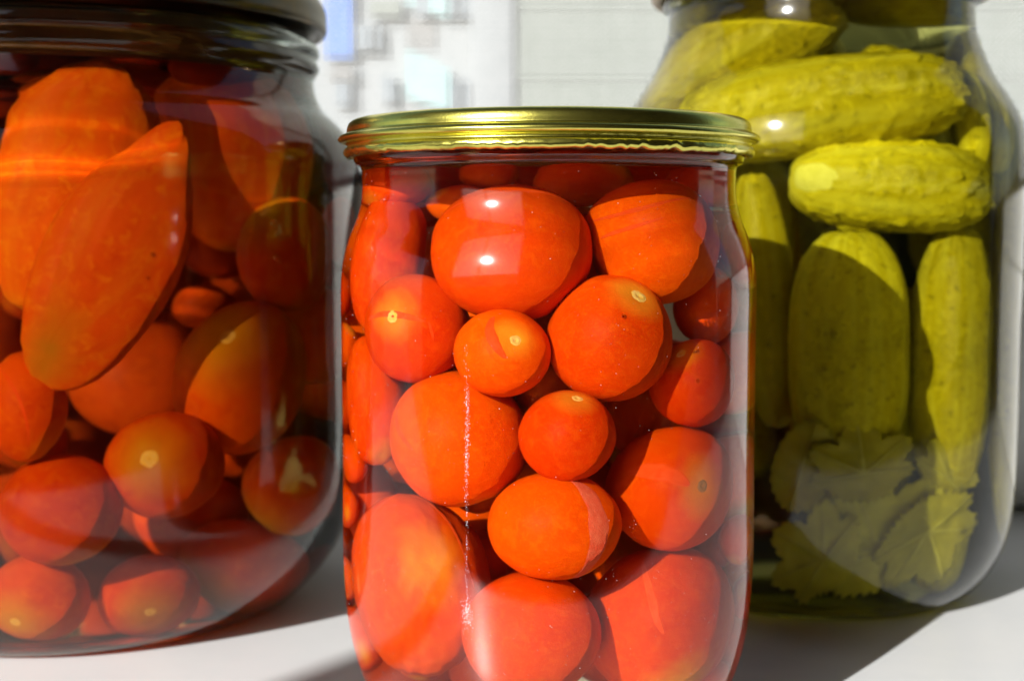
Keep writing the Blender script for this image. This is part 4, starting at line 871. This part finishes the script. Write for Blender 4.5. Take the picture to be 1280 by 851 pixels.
bm = bmesh.new()  # added wall out of view: keeps jar reflections dark, opening admits the sun
for q in ((-3000, -1400, -900, 1250), (-300, 3000, -900, 1250), (-1400, -300, -900, 330), (-1400, -300, 1180, 1250)):
    box(bm, q[0], q[1], -760, -700, q[2], q[3])
box(bm, 1500, 1560, -699, 515, -899, 1249)  # added side wall, darkens reflections from the right
bw = tag(link('balcony_wall', bm, M['wallpaint'], None, smooth=False), 'dim brown balcony wall with a square opening that lets the sun in', 'wall')
link('mullion', bevel_box(-812, -797, -740, -715, 331, 1179, 2, 2), M['frame'], bw)  # added bar out of view, casts a shadow band on the sill
bm = bmesh.new(); box(bm, -3000, 3000, -700, 520, 1251, 1310); tag(link('balcony_ceiling', bm, M['wallpaint'], None, smooth=False), 'dim brown ceiling over the balcony', 'ceiling')  # added slab out of view, cuts sky light on the sill
win = tag(empty('window_frame', (0, 522, 0)), 'white plastic window frame behind the jars at the right edge', 'window')
link('bottom_rail', bevel_box(-1400, 1400, 0, 46, .3, 90, 4, 4), M['frame'], win)
link('sash_rail', bevel_box(-1400, 1400, 5, 42, 90.3, 126, 3, 4), M['frame'], win)
link('gasket', bevel_box(-1400, 1400, 4, 42, 126.2, 129.5, .8, 2), M['gasket'], win)
scr = tag(empty('insect_screen', (0, 530, 130)), 'grey insect screen stretched across the window', 'screen')
bm = bmesh.new(); pitch = 2.2; h = .2
for i in range(int(640 / pitch)):
    x = -320 + i * pitch + .12 * noise.noise(Vector((i * .7, 0, 0))); box(bm, x - h, x + h, -h, h, 0, 240)
for i in range(int(240 / pitch)):
    z = i * pitch + .15 * noise.noise(Vector((i * .9, 5, 0))); hh = h * 1.25; box(bm, -320, 320, -hh + .05, hh + .05, z - hh, z + hh)
link('mesh', bm, M['mesh'], scr, smooth=False)

wall = tag(empty('siding_wall', (0, 2400, -3000)), 'pale grey wall of horizontal siding beyond the insect screen', 'wall')
bm = bmesh.new()
for i in range(50):
    z = i * 120; v = [bm.verts.new(q) for q in ((5, 0, z), (4500, 0, z), (4500, 4, z + 119.5), (5, 4, z + 119.5), (5, 40, z), (4500, 40, z), (4500, 40, z + 119.5), (5, 40, z + 119.5))]
    for f in ((0, 1, 2, 3), (4, 7, 6, 5), (0, 4, 5, 1), (3, 2, 6, 7), (0, 3, 7, 4), (1, 5, 6, 2)): bm.faces.new([v[k] for k in f])
link('boards', bm, M['siding'], wall, smooth=False)
link('corner_trim', bevel_box(-70, 4, -12, 60, 0, 6000, 6, 2), M['plaster'], wall)

bld = tag(empty('apartment_building', (-2500, 14000, -12000)), 'white apartment block with blue and turquoise panels beyond the screen', 'building')
bm = bmesh.new(); box(bm, -6000, 9000, 0, 8000, 0, 26000); link('wall', bm, M['plaster'], bld, smooth=False)
def bx(name, mat, u0, u1, v0, v1, y0=-150, y1=20):
    """panel on the facade given in metres left-right and up from the courtyard"""
    bm = bmesh.new(); box(bm, u0, u1, y0, y1, v0, v1)
    if mat == 'turquoise':
        for v in bm.verts:
            if v.co.z > v1 - 1 and v.co.x > u1 - 1: v.co.z -= .35 * (v1 - v0)
            if v.co.z < v0 + 1 and v.co.x < u0 + 1: v.co.z += .2 * (v1 - v0)
    return link(name, bm, M[mat], bld, smooth=False)
bx('balcony_panel', 'blue', 645, 911, 13755, 14783)
bx('window', 'pane', 962, 1087, 13833, 14084)
bx('window', 'pane', 1137, 1182, 13833, 14084)
bx('balcony_panel', 'turquoise', 1458, 1866, 14146, 14783)
bx('balcony_panel', 'turquoise', 1452, 1878, 13236, 13833)
bx('window', 'pane', 1915, 1977, 14162, 14473)
bx('window', 'pane', 2026, 2088, 14162, 14473)
bx('window', 'pane', 1911, 1958, 13221, 13535)
bx('window', 'pane', 2007, 2054, 13221, 13535)
bx('window', 'pane', 1551, 1668, 14162, 14473, -160, 20)
bx('awning', 'turquoise', 1878, 2180, 12825, 13142)
bx('balcony_panel', 'roofing', 688, 909, 13535, 13661)
bx('window', 'pane', 1212, 1321, 13315, 13567)
bx('window', 'pane', 750, 875, 13284, 13504)
bx('balcony_panel', 'siding', 1091, 1391, 14162, 14317)
bx('pilaster', 'plaster', 2186, 2484, 11949, 15859, -500, 20)
bx('balcony_panel', 'roofing', 1454, 1746, 13849, 14130, -20, 15)
bx('balcony_panel', 'roofing', -3340, -200, 13771, 14783)
bx('window', 'pane', -194, 274, 13614, 14162)
bm = bmesh.new(); box(bm, -60000, 60000, 640, 90000, -12040, -12000); tag(link('ground', bm, M['soil'], None, smooth=False), kind='structure')

# ------------------------------------------------------------------ light
AZ, EL = R(36), R(24)
w = bpy.data.worlds.new('World'); sc.world = w; w.use_nodes = True; nt = w.node_tree
sky = nt.nodes.new('ShaderNodeTexSky'); sky.sky_type = 'NISHITA'; sky.sun_disc = False
sky.sun_elevation = EL; sky.sun_rotation = R(180) + AZ
nt.links.new(sky.outputs[0], nt.nodes['Background'].inputs[0]); nt.nodes['Background'].inputs[1].default_value = .085
ld = bpy.data.lights.new('sun', 'SUN'); ld.energy = 5; ld.angle = R(.5); ld.color = (1, .98, .95); ld.cycles.is_caustics_light = True
lo = bpy.data.objects.new('sun', ld); COL.objects.link(lo); lo.location = (-400, -300, 600)
lo.rotation_euler = Vector((math.sin(AZ) * math.cos(EL), math.cos(AZ) * math.cos(EL), -math.sin(EL))).to_track_quat('-Z', 'Y').to_euler()

# ------------------------------------------------------------------ camera
cd = bpy.data.cameras.new('camera'); cam = bpy.data.objects.new('camera', cd); COL.objects.link(cam); sc.camera = cam
cam.location = (0, 0, 110); cam.rotation_euler = (R(90 - 4.84), 0, 0)
cd.sensor_width = 144; cd.lens = 1720 / 1280 * 144; cd.clip_start = 10; cd.clip_end = 500000
cd.dof.use_dof = True; cd.dof.focus_distance = 264; cd.dof.aperture_fstop = cd.lens * 1e-3 / 2.9; cd.dof.aperture_blades = 7

sc.view_settings.view_transform = 'Standard'; sc.view_settings.look = 'None'; sc.view_settings.gamma = 1
sc.view_settings.exposure = .55
c = sc.cycles
c.max_bounces = 20; c.transmission_bounces = 18; c.glossy_bounces = 8; c.diffuse_bounces = 3; c.transparent_max_bounces = 12
c.sample_clamp_indirect = 8; c.use_denoising = True
try: c.denoiser = 'OPENIMAGEDENOISE'
except Exception: pass
